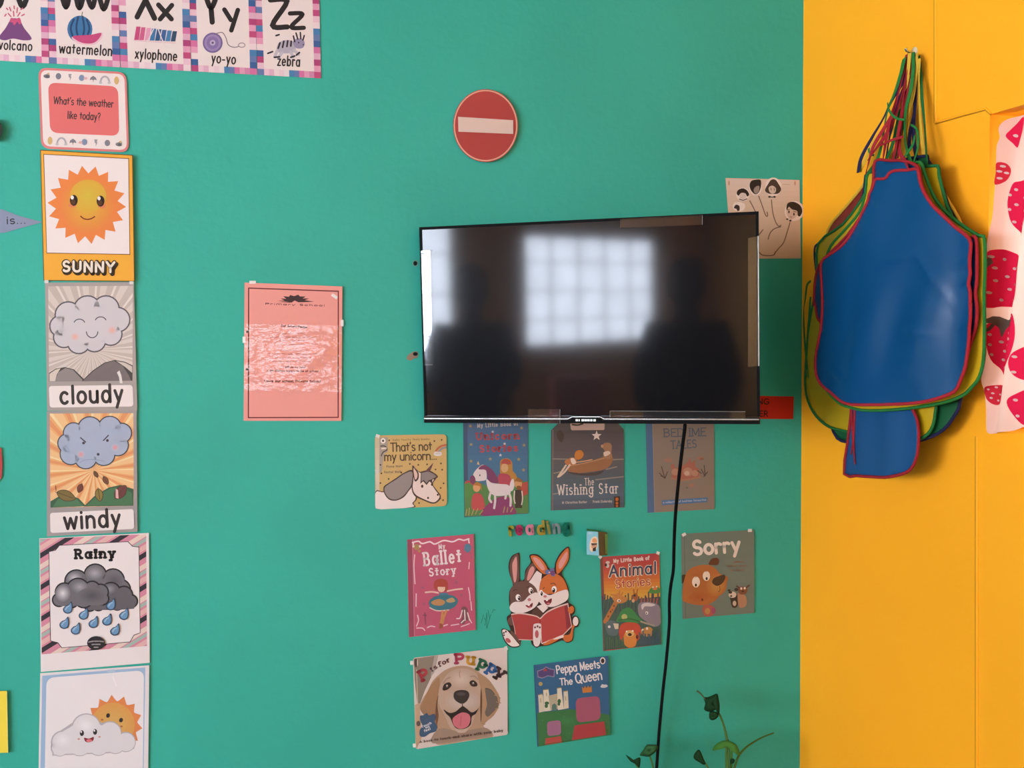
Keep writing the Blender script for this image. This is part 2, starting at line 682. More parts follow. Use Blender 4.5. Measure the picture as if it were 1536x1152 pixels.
# ================================================================== THE ROOM
TEAL = wall_mat('teal_paint', (0.027, 0.338, 0.258), 0.05, 0.5, 0.3, 0.22)
YELLOW = wall_mat('yellow_paint', (0.9, 0.36, 0.012), 0.02, 0.55, 0.15, 0.16)
OCHRE = wall_mat('ochre_paint', (0.74, 0.4, 0.11), 0.05, 0.6, 0.2, 0.15)
WHITE = wall_mat('ceiling_paint', (0.45, 0.45, 0.45), 0.02, 0.8, 0.1, 0.1)
FLOORM = wall_mat('floor_vinyl', (0.26, 0.24, 0.22), 0.12, 0.4, 0.3, 0.05)
FRAME = mat('d8d8d4', 'plastic')
T_ = 0.14


def structure(name, mb):
    o = mb.build(name)
    recentre(o)
    o['kind'] = 'structure'
    return o


mb = MB()
mb.box((XL - T_, 0, 0), (XC + .3, T_, ZC), TEAL)
structure('wall_back', mb)
# yellow wall with the curtained window opening
WY0, WY1, WZ0, WZ1 = -0.645, -1.95, 1.315, 1.918
mb = MB()
mb.box((XC, WY0, 0), (XC + .16, 0, ZC), YELLOW)
mb.box((XC, WY1, WZ1), (XC + .16, WY0, ZC), YELLOW)
mb.box((XC, WY1, 0), (XC + .16, WY0, WZ0), YELLOW)
mb.box((XC, YB, 0), (XC + .16, WY1, ZC), YELLOW)
structure('wall_right', mb)
# left wall with two windows (seen only as reflections in the television)
LW = [(-6.95, -5.07, 1.12, 2.18), (-4.27, -1.3, .95, 2.3)]
mb = MB()
mb.box((XL - .16, YB, 0), (XL, -6.95, ZC), OCHRE)
mb.box((XL - .16, -5.07, 0), (XL, -4.27, ZC), OCHRE)
mb.box((XL - .16, -1.3, 0), (XL, 0, ZC), OCHRE)
for a, b, c, d in LW:
    mb.box((XL - .16, a, 0), (XL, b, c), OCHRE)
    mb.box((XL - .16, a, d), (XL, b, ZC), OCHRE)
structure('wall_left', mb)
# wall behind the camera with an opening for the added fill panes
BW = [(-0.75, 1.15, 0.95, 1.9)]
mb = MB()
mb.box((XL, YB - .16, 0), (-.75, YB, ZC), OCHRE)
mb.box((1.15, YB - .16, 0), (XC, YB, ZC), OCHRE)
for a, b, c, d in BW:
    mb.box((a, YB - .16, 0), (b, YB, c), OCHRE)
    mb.box((a, YB - .16, d), (b, YB, ZC), OCHRE)
structure('wall_front', mb)
mb = MB()
mb.box((XL - .16, YB - .16, -.1), (XC + .16, T_, 0), FLOORM)
structure('floor', mb)
mb = MB()
mb.box((XL - .16, YB - .16, ZC), (XC + .16, T_, ZC + .1), WHITE)
structure('ceiling', mb)

SKYL = emit_mat('daylit_net_glass', (0.84, 0.92, 1.08), SIDE_WINDOW, 0.12)
FILLB = emit_mat('back_fill_glow', (0.9, 0.95, 1.03), BACK_FILL, 0.05)
SKYR = emit_mat('bright_glass', (1.0, 0.95, 0.88), CURTAIN_WINDOW)


def window(n, x, y, z0, z1, axis, nv, nh, glow):
    """glazed window with frame and bars; axis 'y' runs along y at x, 'x' along x at y"""
    def bx(m, a0, a1, d0, d1, z0, z1, mt):
        if axis == 'y':
            m.box((x + d0, a0, z0), (x + d1, a1, z1), mt)
        else:
            m.box((a0, y + d0, z0), (a1, y + d1, z1), mt)
    a0, a1 = (y if axis == 'y' else x)
    root = MB()
    w = .045
    bx(root, a0, a1, -.03, .03, z0, z0 + w, FRAME)
    bx(root, a0, a1, -.03, .03, z1 - w, z1, FRAME)
    bx(root, a0, a0 + w, -.03, .03, z0 + w, z1 - w, FRAME)
    bx(root, a1 - w, a1, -.03, .03, z0 + w, z1 - w, FRAME)
    for i in range(1, nv):
        c = a0 + (a1 - a0) * i / nv
        bx(root, c - .009, c + .009, -.025, .025, z0 + w, z1 - w, FRAME)
    for j in range(1, nh):
        c = z0 + (z1 - z0) * j / nh
        bx(root, a0 + w, a1 - w, -.02, .02, c - .007, c + .007, FRAME)
    o = structure('window_%d' % n, root)
    g = MB()
    bx(g, a0 + w * .5, a1 - w * .5, -.006, .002, z0 + w * .5, z1 - w * .5, glow)
    p = g.build('pane', o)
    return o


def window_y(n, x, a0, a1, z0, z1, nv, nh, glow):
    return window(n, x, (a0, a1), z0, z1, 'y', nv, nh, glow)


def window_x(n, y, a0, a1, z0, z1, nv, nh, glow):
    return window(n, (a0, a1), y, z0, z1, 'x', nv, nh, glow)


window_y(1, XL - .05, -6.95, -5.07, 1.12, 2.18, 5, 4, SKYL)
window_y(2, XL - .05, -4.27, -1.3, .95, 2.3, 4, 4, SKYL)
window_x(3, YB - .05, -.75, 1.15, .95, 1.9, 3, 2, FILLB)  # unseen window added for frontal fill and glare on the pink notice
window_y(4, XC + .13, WY1, WY0, WZ0, WZ1, 2, 1, SKYR)

# raised plaster seams on the yellow wall, each with a darker strip painted in as its shade
SEAM_SHADE = mat('b87418', 'matte', .8)

def seam(n, pts, r=0.0035):
    mb = MB()
    mb.tube(pts, r, YELLOW, 8)
    sd = Vector((-.0012, r * .9, 0)) if abs((pts[1] - pts[0]).z) > .03 else Vector((-.0012, 0, -r * .9))
    mb.tube([p_ + sd for p_ in pts], .0014, SEAM_SHADE, 6)
    return structure('trim_%d' % n, mb)


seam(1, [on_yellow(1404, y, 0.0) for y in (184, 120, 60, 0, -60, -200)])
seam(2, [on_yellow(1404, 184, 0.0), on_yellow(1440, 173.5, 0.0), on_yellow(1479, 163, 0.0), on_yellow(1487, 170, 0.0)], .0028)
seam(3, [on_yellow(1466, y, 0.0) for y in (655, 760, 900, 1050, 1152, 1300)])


# ================================================================== PRINTED THINGS ON THE TEAL WALL
def tint_cells(s, quad_fn, n, seed):
    pass


# ---- alphabet cards along the top
FA = (0, 0, 3.072)
BORDER = ['e6a3bd', 'c4507f', 'ecc6d2', 'f0dcdc', '4c86b4', '6a7fae', '3f659b', 'd977a5', 'e2b4c8', 'b4477a']
edge_y = lambda x: 279 + (x + 10) * (361 - 279) / 1488.0
CARDS_X = [(-92, 226), (228, 553), (556, 880), (883, 1184), (1187, 1479)]
ALPHA = []


def alphabet_card(i):
    x0, x1 = CARDS_X[i]
    rnd = random.Random(40 + i)
    s = Sheet(FA, 1.0, 'paper', (.001, .0016), (x0 / 3.07, x1 / 3.07))
    y0, y1 = edge_y(x0), edge_y(x1)
    H = 400
    dx = 14 * H / 400.0
    TL, TR, BR, BL = (x0 - dx, y0 - H), (x1 - dx * .6, y1 - H), (x1, y1), (x0, y0)
    s.base([TL, TR, BR, BL], 'efe2dc')
    mix = lambda u, v: (TL[0] * (1 - u) * (1 - v) + TR[0] * u * (1 - v) + BR[0] * u * v + BL[0] * (1 - u) * v,
                        TL[1] * (1 - u) * (1 - v) + TR[1] * u * (1 - v) + BR[1] * u * v + BL[1] * (1 - u) * v)
    s.up()
    bw, bh = 0.105, 0.075

    def cell(u0, u1, v0, v1, c):
        s.mb.face([s.pt(*mix(u, v)) for u, v in ((u0, v0), (u0, v1), (u1, v1), (u1, v0))], s.m(c))
    N = 14
    for side in (0, 1 - bw):
        k0 = rnd.randrange(10)
        for j in range(N):
            c = BORDER[(k0 + j * (1 if side else 3)) % 10]
            cell(side, side + bw, j / N, (j + 1) / N, c)
    k0 = rnd.randrange(10)
    M_ = 10
    seq = ['4c86b4', '6a7fae', 'd977a5', 'e6a3bd', 'd58cae', 'ecc6d2', 'e2b4c8', 'f0dcdc', 'ecd0d6', 'e9dede']
    for j in range(M_):
        cell(bw + (1 - 2 * bw) * j / M_, bw + (1 - 2 * bw) * (j + 1) / M_, 1 - bh, 1, seq[(j + (3 if i == 0 else 5)) % 10])
        cell(bw + (1 - 2 * bw) * j / M_, bw + (1 - 2 * bw) * (j + 1) / M_, 0, bh, seq[(j + 2) % 10])
    return s


K = '2b2727'
s = alphabet_card(0)
s.Ls([[(-40, -110), (-5, 28), (30, -108)], [(70, -62), (104, 30), (138, -60)]], 25, K)
s.B([(-5, 172), (25, 130), (48, 92), (70, 84), (92, 95), (112, 130), (146, 178), (110, 186), (60, 178), (20, 186)], '7c4a7e')
s.B([(44, 100), (52, 82), (70, 88), (90, 82), (98, 104), (88, 112), (80, 100), (66, 116), (58, 104)], 'd2567f')
s.Ls([[(64, 74), (62, 52)], [(50, 76), (38, 62)], [(82, 74), (92, 58)], [(78, 58), (80, 36)], [(50, 50), (44, 34)], [(28, 66), (22, 74)], [(100, 72), (112, 66)], [(66, 40), (65, 28)], [(36, 44), (30, 38)], [(96, 44), (104, 38)]], 6, 'd2667f')
s.T('volcano', (-6, 226), (147, 234), 42, K, 6.5)
ALPHA.append(s.build('alphabet_card', 'alphabet card with a purple volcano, leftmost of the strip', 'card', 'alphabet cards along the top'))

s = alphabet_card(1)
s.Ls([[(270, -90), (304, 32), (334, -76), (366, 36), (396, -84)]], 25, K)
s.Ls([[(394, -44), (424, 34), (448, -34), (478, 42), (506, -38)]], 23, K)
s.E(368, 134, 58, 62, '3f78a8')
s.Ls([[(340, 90), (326, 130), (338, 176)], [(360, 78), (352, 130), (364, 190)], [(380, 76), (388, 130), (380, 180)], [(400, 90), (412, 130), (404, 160)]], 9, '274a72')
s.L([(376, 76), (380, 56)], 4, '6d7a50')
s.B([(330, 172), (370, 166), (420, 162), (470, 150), (468, 176), (440, 204), (395, 208), (355, 198)], 'f0c8d0')
s.B([(334, 168), (372, 163), (420, 160), (466, 152), (456, 178), (430, 198), (392, 200), (360, 190)], 'c94d7e')
s.T('watermelon', (272, 243), (516, 257), 44, K, 6.5)
ALPHA.append(s.build('alphabet_card', 'alphabet card with a blue and pink watermelon', 'card', 'alphabet cards along the top'))

s = alphabet_card(2)
s.Ls([[(632, 78), (702, -62)], [(640, -62), (712, 84)]], 25, K)
s.Ls([[(730, 22), (790, 88)], [(792, 24), (738, 88)]], 22, K)
for k, (c, x) in enumerate((('c94d7e', 632), ('d2668f', 655), ('e6a3bd', 680), ('3f78a8', 704), ('2b5a88', 728), ('3f659b', 752), ('4c86b4', 776), ('36506e', 800))):
    hgt = 32 - k * 1.0
    s.P([(x - 4, 122 + k * 3), (x + 16, 123 + k * 3), (x + 8, 122 + hgt * 2 - 2 + k * 3), (x - 14, 120 + hgt * 2 + k * 3)], c)
    s.h -= s.STEP
s.up()
s.L([(616, 186), (700, 192), (808, 198)], 5, 'e6c6cc')
s.Ls([[(718, 110), (690, 170), (656, 234)], [(722, 112), (742, 170), (762, 216)]], 5, 'e8dcd8')
s.T('xylophone', (622, 268), (815, 280), 44, K, 6.5)
ALPHA.append(s.build('alphabet_card', 'alphabet card with a pink and blue xylophone', 'card', 'alphabet cards along the top'))

s = alphabet_card(3)
s.Ls([[(942, -40), (972, 36), (1004, -36)], [(972, 30), (978, 102)]], 24, K)
s.Ls([[(1034, 44), (1064, 92)], [(1096, 46), (1066, 140)]], 21, K)
s.E(980, 197, 46, 47, '7d6a9a').E(980, 197, 38, 39, 'a08cba').E(980, 197, 28, 29, '8d78aa').E(980, 197, 13, 13, 'c0b0cc').E(980, 197, 5, 5, '5c4a70')
s.L([(998, 154), (1024, 150), (1040, 172), (1052, 206), (1078, 218), (1100, 214)], 3.5, '6b5f70')
s.Ls([ellipse(1114, 208, 15, 10, 0, 14) + [(1129, 208)]], 3.5, '8c7a80')
s.T('yo-yo', (974, 288), (1085, 295), 44, K, 6.5)
ALPHA.append(s.build('alphabet_card', 'alphabet card with a mauve toy on a string', 'card', 'alphabet cards along the top'))

s = alphabet_card(4)
s.Ls([[(1246, 0), (1322, 6), (1256, 116), (1324, 124)]], 24, K)
s.Ls([[(1336, 62), (1394, 66), (1342, 124), (1400, 128)]], 20, K)
s.B([(1282, 200), (1310, 186), (1345, 188), (1362, 210), (1356, 240), (1310, 246), (1276, 236)], 'b9b2bd')
s.B([(1350, 196), (1362, 180), (1390, 178), (1404, 196), (1396, 220), (1366, 222)], '9c93ae')
s.Ls([[(1276, 236), (1266, 262)], [(1300, 242), (1284, 264)], [(1340, 240), (1350, 262)], [(1356, 232), (1376, 250)]], 14, 'c4bec8')
s.Ls([[(1290, 198), (1282, 222)], [(1308, 190), (1302, 218)], [(1326, 188), (1322, 214)], [(1342, 190), (1340, 212)], [(1234, 246), (1256, 238)], [(1264, 264), (1288, 262)], [(1340, 264), (1358, 258)], [(1366, 254), (1380, 242)], [(1272, 164), (1286, 160)]], 8, '302c34')
s.Ls([[(1358, 192), (1352, 166)], [(1372, 180), (1364, 152)], [(1386, 178), (1384, 150)], [(1396, 184), (1402, 164)]], 7, '302c34')
s.Es([(1376, 196, 3, 4), (1398, 206, 3, 3)], '302c34')
s.T('zebra', (1278, 301), (1382, 306), 44, K, 6.5)
ALPHA.append(s.build('alphabet_card', 'alphabet card with a striped zebra, rightmost of the strip', 'card', 'alphabet cards along the top'))

# ---- weather column
FW = (0, 90, 3.388)
WG = 'weather cards in the left column'
s = Sheet(FW, 1.0, 'lam', (.001, .0024), (60, 192))
s.base(rrect([(194, 38), (642, 62), (656, 470), (209, 450)], 46), 'e0807e')
s.P(rrect([(206, 50), (632, 72), (645, 458), (220, 438)], 38), 'f3e8e2')
s.P(rrect([(244, 114), (600, 134), (607, 386), (255, 370)], 42), 'e9706e')
s.T("What's the weather", (272, 222), (576, 241), 36, '2d2020', 5, gap=.08)
s.T('like today?', (342, 297), (510, 306), 36, '2d2020', 5, gap=.08)
gy, yl = '8a8a92', 'd9b774'


def weather_icons(pts, flip):
    (ax, ay), (bx, by) = pts
    for k in range(7):
        t = k / 6
        x, y = ax + (bx - ax) * t, ay + (by - ay) * t
        kk = 6 - k if flip else k
        if kk == 0:
            s.Es([(x - 6, y + 4, 11, 9), (x + 5, y + 2, 10, 11), (x + 2, y + 8, 14, 7)], gy)
            s.E(x + 8, y - 8, 5, 6, yl)
        elif kk == 1:
            s.E(x, y, 14, 16, '80828c')
        elif kk == 2:
            s.P([(x - 8, y - 16), (x + 9, y - 15), (x + 3, y - 3), (x + 7, y - 2), (x - 1, y + 20), (x - 1, y + 3), (x - 6, y + 2)], '9a98a0')
        elif kk == 3:
            s.E(x, y, 14, 16, '7f93b4').E(x + (20 if not flip else -20), y + 2, 10, 7, 'e3b4b0')
        elif kk == 4:
            s.P([(x - 18, y + 8), (x - 14, y - 6), (x, y - 15), (x + 13, y - 6), (x + 18, y + 8), (x + 8, y + 4), (x, y + 8), (x - 8, y + 4)], '7c7c86').L([(x, y + 4), (x, y + 14)], 3, '7c7c86')
        elif kk == 5:
            s.L(arc(x, y + 14, 22, 30, 180, 360), 9, 'b4b0b4', False).Es([(x - 22, y + 16, 9, 6), (x + 22, y + 16, 9, 6)], 'c8c4c4')
        else:
            s.E(x, y, 12, 20, 'd9b774')


weather_icons(((238, 78), (592, 104)), False)
weather_icons(((254, 410), (604, 424)), True)
o = s.build('weather_card', "rounded red-edged card asking what the weather is like today", 'card', WG)

s = Sheet(FW, 1.0, 'paper', (.001, .006), (62, 200))
s.base([(205, 457), (674, 483), (684, 1126), (222, 1122)], 'f6b33c', edge='7c5a20')
s.L([(206, 458), (673, 484), (683, 1124), (223, 1120), (206, 458)], 4, '6a4a18', False)
s.P([(220, 477), (656, 499), (662, 990), (236, 983)], '7c4c24')
s.P([(224, 481), (652, 503), (658, 986), (239, 979)], 'f4e9e4')
pts = []
for k in range(18):
    a = 2 * pi * (k + .15) / 18
    pts.append((441 + 200 * cos(a), 736 + 200 * sin(a)))
    a = 2 * pi * (k + .65) / 18
    pts.append((441 + 158 * cos(a), 736 + 160 * sin(a)))
s.P(pts, 'ee8a45')
s.RG(444, 738, 134, 136, 'e2b83c', 'eb8f45', 9)
s.RG(448, 690, 92, 82, 'd9bc40', 'dfb13e', 5)
s.Es([(368, 738, 20, 12), (518, 742, 20, 12)], 'e5865a')
s.Es([(375, 713, 20, 28), (511, 717, 20, 28)], '2b1a12').Es([(372, 722, 12, 14), (508, 726, 12, 14)], '5c3a1c').Es([(367, 699, 8, 10), (503, 703, 8, 10)], 'f8f0e8')
s.L([(410, 794), (426, 806), (446, 810), (466, 805), (481, 796)], 6, '7a2e14')
s.T('SUNNY', (324, 1081), (590, 1086), 48, '3a2c16', 25)
s.T('SUNNY', (318, 1073), (582, 1078), 50, '3a2c16', 22)
s.T('SUNNY', (318, 1073), (582, 1078), 50, 'f6ead8', 12)
o = s.build('weather_card', 'yellow card with a smiling orange sun and the word SUNNY', 'card', WG)
s.tapes(o, [(236, 1126, 0), (668, 1132, 0)], 5)

FC = (0, 410, 2.88)


def cloud(s, circles, core, fill, line, w):
    s.Es([(x, y, r + w, r + w) for x, y, r in circles], line)
    s.up()
    s.Es([(x, y, r, r) for x, y, r in circles], fill)
    s.P(core, fill)


def rays(s, c, quad, n, R, h, frac=.3, rot=0.0):
    ps = []
    for k in range(n):
        a = 2 * pi * k / n + rot
        b = a + 2 * pi / n * frac
        ps.append([c, (c[0] + R * cos(a), c[1] + R * sin(a)), (c[0] + R * cos(b), c[1] + R * sin(b))])
    s.polys(ps, h, quad=quad)


s = Sheet(FC, 1.0, 'lam', (.001, .004), (66, 204))
s.base([(194, 40), (578, 38), (593, 592), (204, 594)], 'aaa29d')
q = [(208, 56), (574, 54), (572, 464), (212, 467)]
s.P(q, 'c6bab0')
rays(s, (395, 330), q, 22, 420, 'd9cfc5', .35)
rays(s, (395, 330), q, 22, 420, 'e6dcd2', .12, .2)
s.P([(212, 467), (212, 430), (240, 412), (280, 405), (320, 415), (372, 466)], '3d3a3e')
s.P([(238, 466), (252, 428), (282, 409), (316, 418), (362, 466)], '8f8886').P([(214, 466), (214, 434), (240, 416), (262, 410), (246, 436), (238, 466)], 'd9cfc0')
s.P([(352, 466), (400, 420), (450, 386), (495, 374), (540, 382), (573, 398), (572, 464)], '3d3a3e')
s.P([(358, 465), (402, 424), (452, 389), (492, 378), (530, 400), (556, 440), (566, 464)], '726a6c').P([(502, 379), (540, 386), (571, 402), (571, 430), (540, 404)], 'cfc4b8')
cloud(s, [(295, 180, 54), (378, 156, 56), (458, 154, 54), (508, 200, 50), (478, 262, 46), (408, 290, 46), (340, 298, 46), (276, 276, 42), (260, 228, 42)],
      [(280, 180), (380, 140), (470, 150), (520, 200), (490, 270), (410, 300), (340, 300), (270, 270)], 'd2ced2', '55525a', 6)
s.Ls([arc(343, 218, 24, 20, 200, 340, 8), arc(435, 208, 24, 20, 200, 340, 8), arc(398, 250, 25, 28, 5, 175, 8)], 4, '45424a')
s.RG(324, 274, 20, 18, 'eeb2a4', 'd8c8c8', 4).RG(484, 246, 20, 18, 'eeb2a4', 'd8c8c8', 4)
s.P(rrect([(211, 487), (573, 482), (576, 575), (215, 580)], 14), 'f1e8e4')
s.T('cloudy', (260, 563), (532, 553), 72, '211e20', 13)
s.P([(505, 428), (516, 420), (524, 440), (530, 476), (518, 474), (514, 448)], 'e8e2dc')  # pale patch painted on as laminate glare
o = s.build('weather_card', 'grey laminated card with a smiling cloud and the word cloudy', 'card', WG)

s = Sheet(FC, 1.0, 'lam', (.001, .004), (70, 205))
s.base([(202, 596), (590, 590), (594, 1116), (203, 1136)], 'a39d9a')
q = [(215, 606), (576, 604), (578, 1004), (218, 1012)]
s.P(q, 'eeb272')
rays(s, (405, 850), q, 20, 460, 'f3c58c', .4)
rays(s, (405, 850), q, 20, 460, 'e79a62', .22, .16)
rays(s, (405, 850), q, 20, 460, 'f6dca4', .14, .27)
s.P(clip([(218, 1012), (218, 985), (260, 960), (300, 958), (340, 972), (372, 1006)], q), '2f6044').P([(228, 1009), (250, 974), (290, 964), (330, 974), (362, 1006)], '467a55')
s.P([(362, 1007), (410, 960), (470, 925), (520, 914), (577, 932), (577, 1004)], '2f6044').P([(372, 1004), (420, 960), (480, 928), (530, 924), (570, 950), (574, 1002)], '3f7650')
leaf = lambda x, y, a, b, r, c: (s.B([(x + a * u * cos(radians(r)) - b * v * sin(radians(r)), y + a * u * sin(radians(r)) + b * v * cos(radians(r))) for u, v in ((-1, 0), (-.5, .7), (.3, .8), (1.1, 0), (.3, -.8), (-.5, -.7))], c, '4e3322', 3), s.L([(x - a * cos(radians(r)) * 1.2, y - a * sin(radians(r)) * 1.2), (x + a * .8 * cos(radians(r)), y + a * .8 * sin(radians(r)))], 2.5, '4e3322'))
leaf(284, 960, 40, 26, 20, '7a6a34'), leaf(428, 956, 26, 20, 80, '8c7a38'), leaf(520, 946, 34, 26, -50, '6e3436')
leaf(346, 928, 18, 14, 110, '7c3e34'), leaf(414, 868, 14, 9, 60, '7c4a2c'), leaf(456, 894, 18, 12, 60, '7c4a2c')
s.L([(242, 938), (240, 918)], 3, '4e3322')
cloud(s, [(318, 690, 42), (388, 672, 50), (474, 668, 48), (526, 690, 40), (508, 742, 44), (448, 782, 46), (370, 796, 46), (306, 780, 44), (290, 734, 38)],
      [(300, 690), (390, 660), (490, 660), (530, 700), (500, 760), (440, 790), (370, 800), (300, 780)], 'a9b7cd', '454750', 5)
s.Ls([[(348, 710), (370, 729)], [(468, 700), (447, 722)]], 5, '3a3640')
s.Es([(361, 733, 6, 6), (464, 722, 6, 6), (424, 782, 6, 6)], '3a3640')
s.RG(350, 782, 17, 16, 'e89aa0', 'b6bccc', 4).RG(497, 752, 17, 16, 'e89aa0', 'b6bccc', 4)
s.L([(345, 818), (370, 806), (420, 806), (450, 812)], 3, '95a2b8')
s.P(rrect([(216, 1035), (577, 1018), (580, 1104), (218, 1122)], 12), 'f0e8e4')
s.T('windy', (278, 1104), (521, 1091), 72, '211e20', 13)
s.P([(500, 930), (510, 936), (512, 974), (500, 970)], 'e6b8b4')  # glare on the laminate, put in as a pale patch
o = s.build('weather_card', 'orange laminated card with a frowning blue cloud and the word windy', 'card', WG)

FR = (0, 790, 3.184)
s = Sheet(FR, 1.0, 'paper', (.001, .003), (60, 224))
s.base([(188, 56), (711, 30), (715, 650), (195, 694)], 'efe8e6')
q = [(190, 58), (698, 36), (702, 570), (199, 610)]
s.P(q, 'd98fa2')
stripes = []
for h_, o_ in (('e9d3c4', 30), ('a8bfb4', 62), ('e6b9b4', 92), ('37333a', 128)):
    stripes = []
    for k in range(-3, 12):
        c = k * 152 + o_
        wv = 26 if h_ != 'a8bfb4' else 18
        a, b = c, c + wv
        stripes.append([(190 - 60, a + 60 * .62 + 0), (190 - 60, b + 60 * .62), (760, b - 570 * .62), (760, a - 570 * .62)])
    s.polys(stripes, h_, quad=q)
panel = [(232, 118), (262, 112), (282, 88), (612, 70), (634, 92), (665, 96), (671, 508), (640, 520), (622, 552), (294, 580), (276, 556), (240, 546)]
s.P(panel, '3a3438')
s.P([(235, 121), (266, 114), (285, 91), (610, 73), (632, 95), (662, 99), (668, 506), (638, 517), (620, 549), (296, 577), (278, 553), (243, 544)], 'efe8e6')
s.T('Rainy', (358, 151), (548, 146), 40, '1c191b', 12, serif=True)
# three heaps of dark rain cloud
cloud(s, [(365, 262, 52), (455, 232, 50), (540, 255, 50), (575, 300, 45), (470, 290, 60)], [(350, 300), (455, 230), (580, 300), (560, 330), (400, 330)], '77757a', '2c2a2e', 7)
s.RG(452, 222, 44, 34, 'a9a8ac', '7c7a7f', 5).RG(545, 262, 50, 44, '625f64', '75737a', 5).RG(355, 246, 36, 30, 'c6c5c8', '858388', 5)
cloud(s, [(530, 312, 42), (592, 326, 38), (625, 356, 28), (560, 365, 30), (470, 372, 26), (430, 376, 24)], [(420, 398), (440, 340), (530, 290), (620, 320), (652, 360), (640, 392), (560, 398)], '69666b', '2c2a2e', 7)
s.RG(522, 298, 34, 26, '98969b', '6f6c71', 5)
cloud(s, [(308, 312, 40), (372, 300, 50), (440, 300, 36), (480, 312, 34), (490, 344, 26), (282, 350, 28), (400, 344, 40), (340, 350, 34)], [(260, 350), (300, 300), (380, 290), (490, 320), (512, 350), (490, 374), (290, 380)], '737177', '2c2a2e', 7)
s.RG(380, 288, 42, 30, 'a2a1a6', '79777d', 5).RG(300, 318, 36, 40, 'dcdbdd', '858388', 6).RG(440, 330, 70, 40, '5c595e', '716f74', 5)
for x, y in ((325, 390), (400, 419), (530, 374), (593, 420), (308, 463), (362, 490), (447, 459), (512, 447), (550, 495)):
    d = [(x + 17, y - 33), (x + 22, y - 4), (x + 16, y + 18), (x - 2, y + 26), (x - 20, y + 18), (x - 24, y + 2), (x - 12, y - 12), (x + 2, y - 18)]
    s.B(d, '3a4c62').h -= s.STEP * .5
    s.B([(x + (a - x) * .78, y + (b - y) * .78) for a, b in d], '6f9cc4').L([(x - 12, y + 6), (x - 4, y - 6), (x + 6, y - 12)], 5, 'a9c8e0')
s.E(459, 556, 43, 33, '2a2729')
s.Ls([[(424, 551), (446, 547)], [(452, 547), (470, 547)], [(476, 547), (494, 549)], [(440, 563), (450, 562)], [(456, 562), (478, 562)], [(450, 576), (468, 576)]], 6, '9a9698')
o = s.build('weather_card', 'white card with striped border, raindrops and the word Rainy', 'card', WG)

s = Sheet(FR, 1.0, 'lam', (.001, .004), (58, 224))
s.base([(192, 700), (713, 662), (706, 1300), (182, 1300)], 'eae6e6')
s.P([(202, 712), (694, 672), (684, 1290), (190, 1290)], '9fc0df')
s.P(rrect([(222, 722), (688, 686), (680, 1280), (212, 1280)], 40), 'f0ecec')
pts = []
for k in range(14):
    a = 2 * pi * (k + .3) / 14
    pts.append((545 + 136 * cos(a), 944 + 142 * sin(a)))
    for dd in (.35, .5, .65):
        a = 2 * pi * (k + .3 + dd) / 14
        rr = 111 if dd == .5 else 116
        pts.append((545 + rr * cos(a), 944 + rr * sin(a)))
s.P(pts, 'e78a4e')
s.RG(540, 946, 104, 106, 'ddb060', 'e0a352', 5)
s.Es([(516, 902, 9, 11, 20), (578, 924, 9, 11, 20)], '231a18').Es([(488, 922, 6, 4), (580, 954, 6, 4)], 'a85a34')
CL = [(300, 1030, 52), (412, 962, 66), (524, 985, 52), (600, 1028, 44), (380, 1040, 52), (470, 1040, 50), (550, 1035, 46), (285, 1055, 38)]
s.Es([(x, y, r + 5, r + 5) for x, y, r in CL], 'b9b4b8')
s.P([(250, 1094), (250, 1000), (400, 900), (520, 950), (650, 1030), (640, 1062), (520, 1082)], 'b9b4b8')
s.Es([(x + 1, y + 1, r, r) for x, y, r in CL], 'e4e1e3').P([(256, 1088), (262, 1000), (400, 920), (520, 960), (640, 1030), (630, 1056), (520, 1076)], 'e4e1e3')
s.RG(410, 950, 52, 44, 'f2f0f1', 'e6e3e5', 4).RG(300, 1020, 44, 36, 'f0eef0', 'e6e3e5', 4)
s.Es([(391, 986, 10, 14), (454, 980, 10, 14)], '262022').Es([(388, 980, 4, 5), (451, 974, 4, 5)], 'f4f0f0').Es([(376, 1014, 6, 4), (475, 1004, 6, 4)], 'd8968c')
s.B([(402, 1008), (425, 1012), (447, 1004), (444, 1022), (426, 1030), (408, 1026)], '8c2c34').E(426, 1022, 14, 7, 'e47a80')
s.L([(540, 716), (548, 740), (556, 760)], 7, 'f7f5f5').L([(515, 690), (545, 688)], 12, 'b4cde4')
o = s.build('weather_card', 'blue-edged card with a cloud in front of an orange sun', 'card', WG)

# ---- things cut by the left edge of the view
s = Sheet(FW, 1.0, 'paper', (.001, .001), (-20, 60))
s.base([(-130, 758), (14, 760), (90, 790), (214, 824), (120, 850), (22, 878), (-130, 886)], '8f9bb4')
s.T('it is...', (-40, 834), (132, 831), 36, '2c2c36', 5.5, gap=.1)
s.build('arrow_flag', 'grey paper pointer reading it is, aimed at the sunny card', 'pointer')
s = Sheet((0, 160, 14.4), 1.0, 'gloss', (.012, .012), (-20, 4))
s.base(ellipse(-120, 500, 172, 240), '27342f', thick=.0115)
s.E(-70, 450, 60, 80, 'b9c9c4')  # pale oval painted as the gloss highlight
s.build('round_badge', 'dark glossy round badge at the left edge above the pointer', 'badge')
s = Sheet((0, 670, 9.6), 1.0, 'paper', (.003, .003), (-20, 5))
s.base(spline([(-230, 60), (-100, 10), (12, 18), (24, 80), (34, 260), (28, 360), (12, 460), (-110, 540), (-240, 430)], 5), 'b8474c')
s.build('paper_apple', 'red paper cut-out at the left edge beside the windy card', 'cut-out')
s = Sheet((0, 1010, 8.23), 1.0, 'paper', (.006, .006), (-60, 12))
s.base([(-420, 222), (82, 218), (97, 980), (-420, 990)], 'fbe64e', thick=.005, edge='a89a30')
s.L([(84, 224), (98, 978)], 5, 'fdf6a0', False)
s.build('yellow_sign', 'bright yellow thick card at the bottom left edge', 'card')

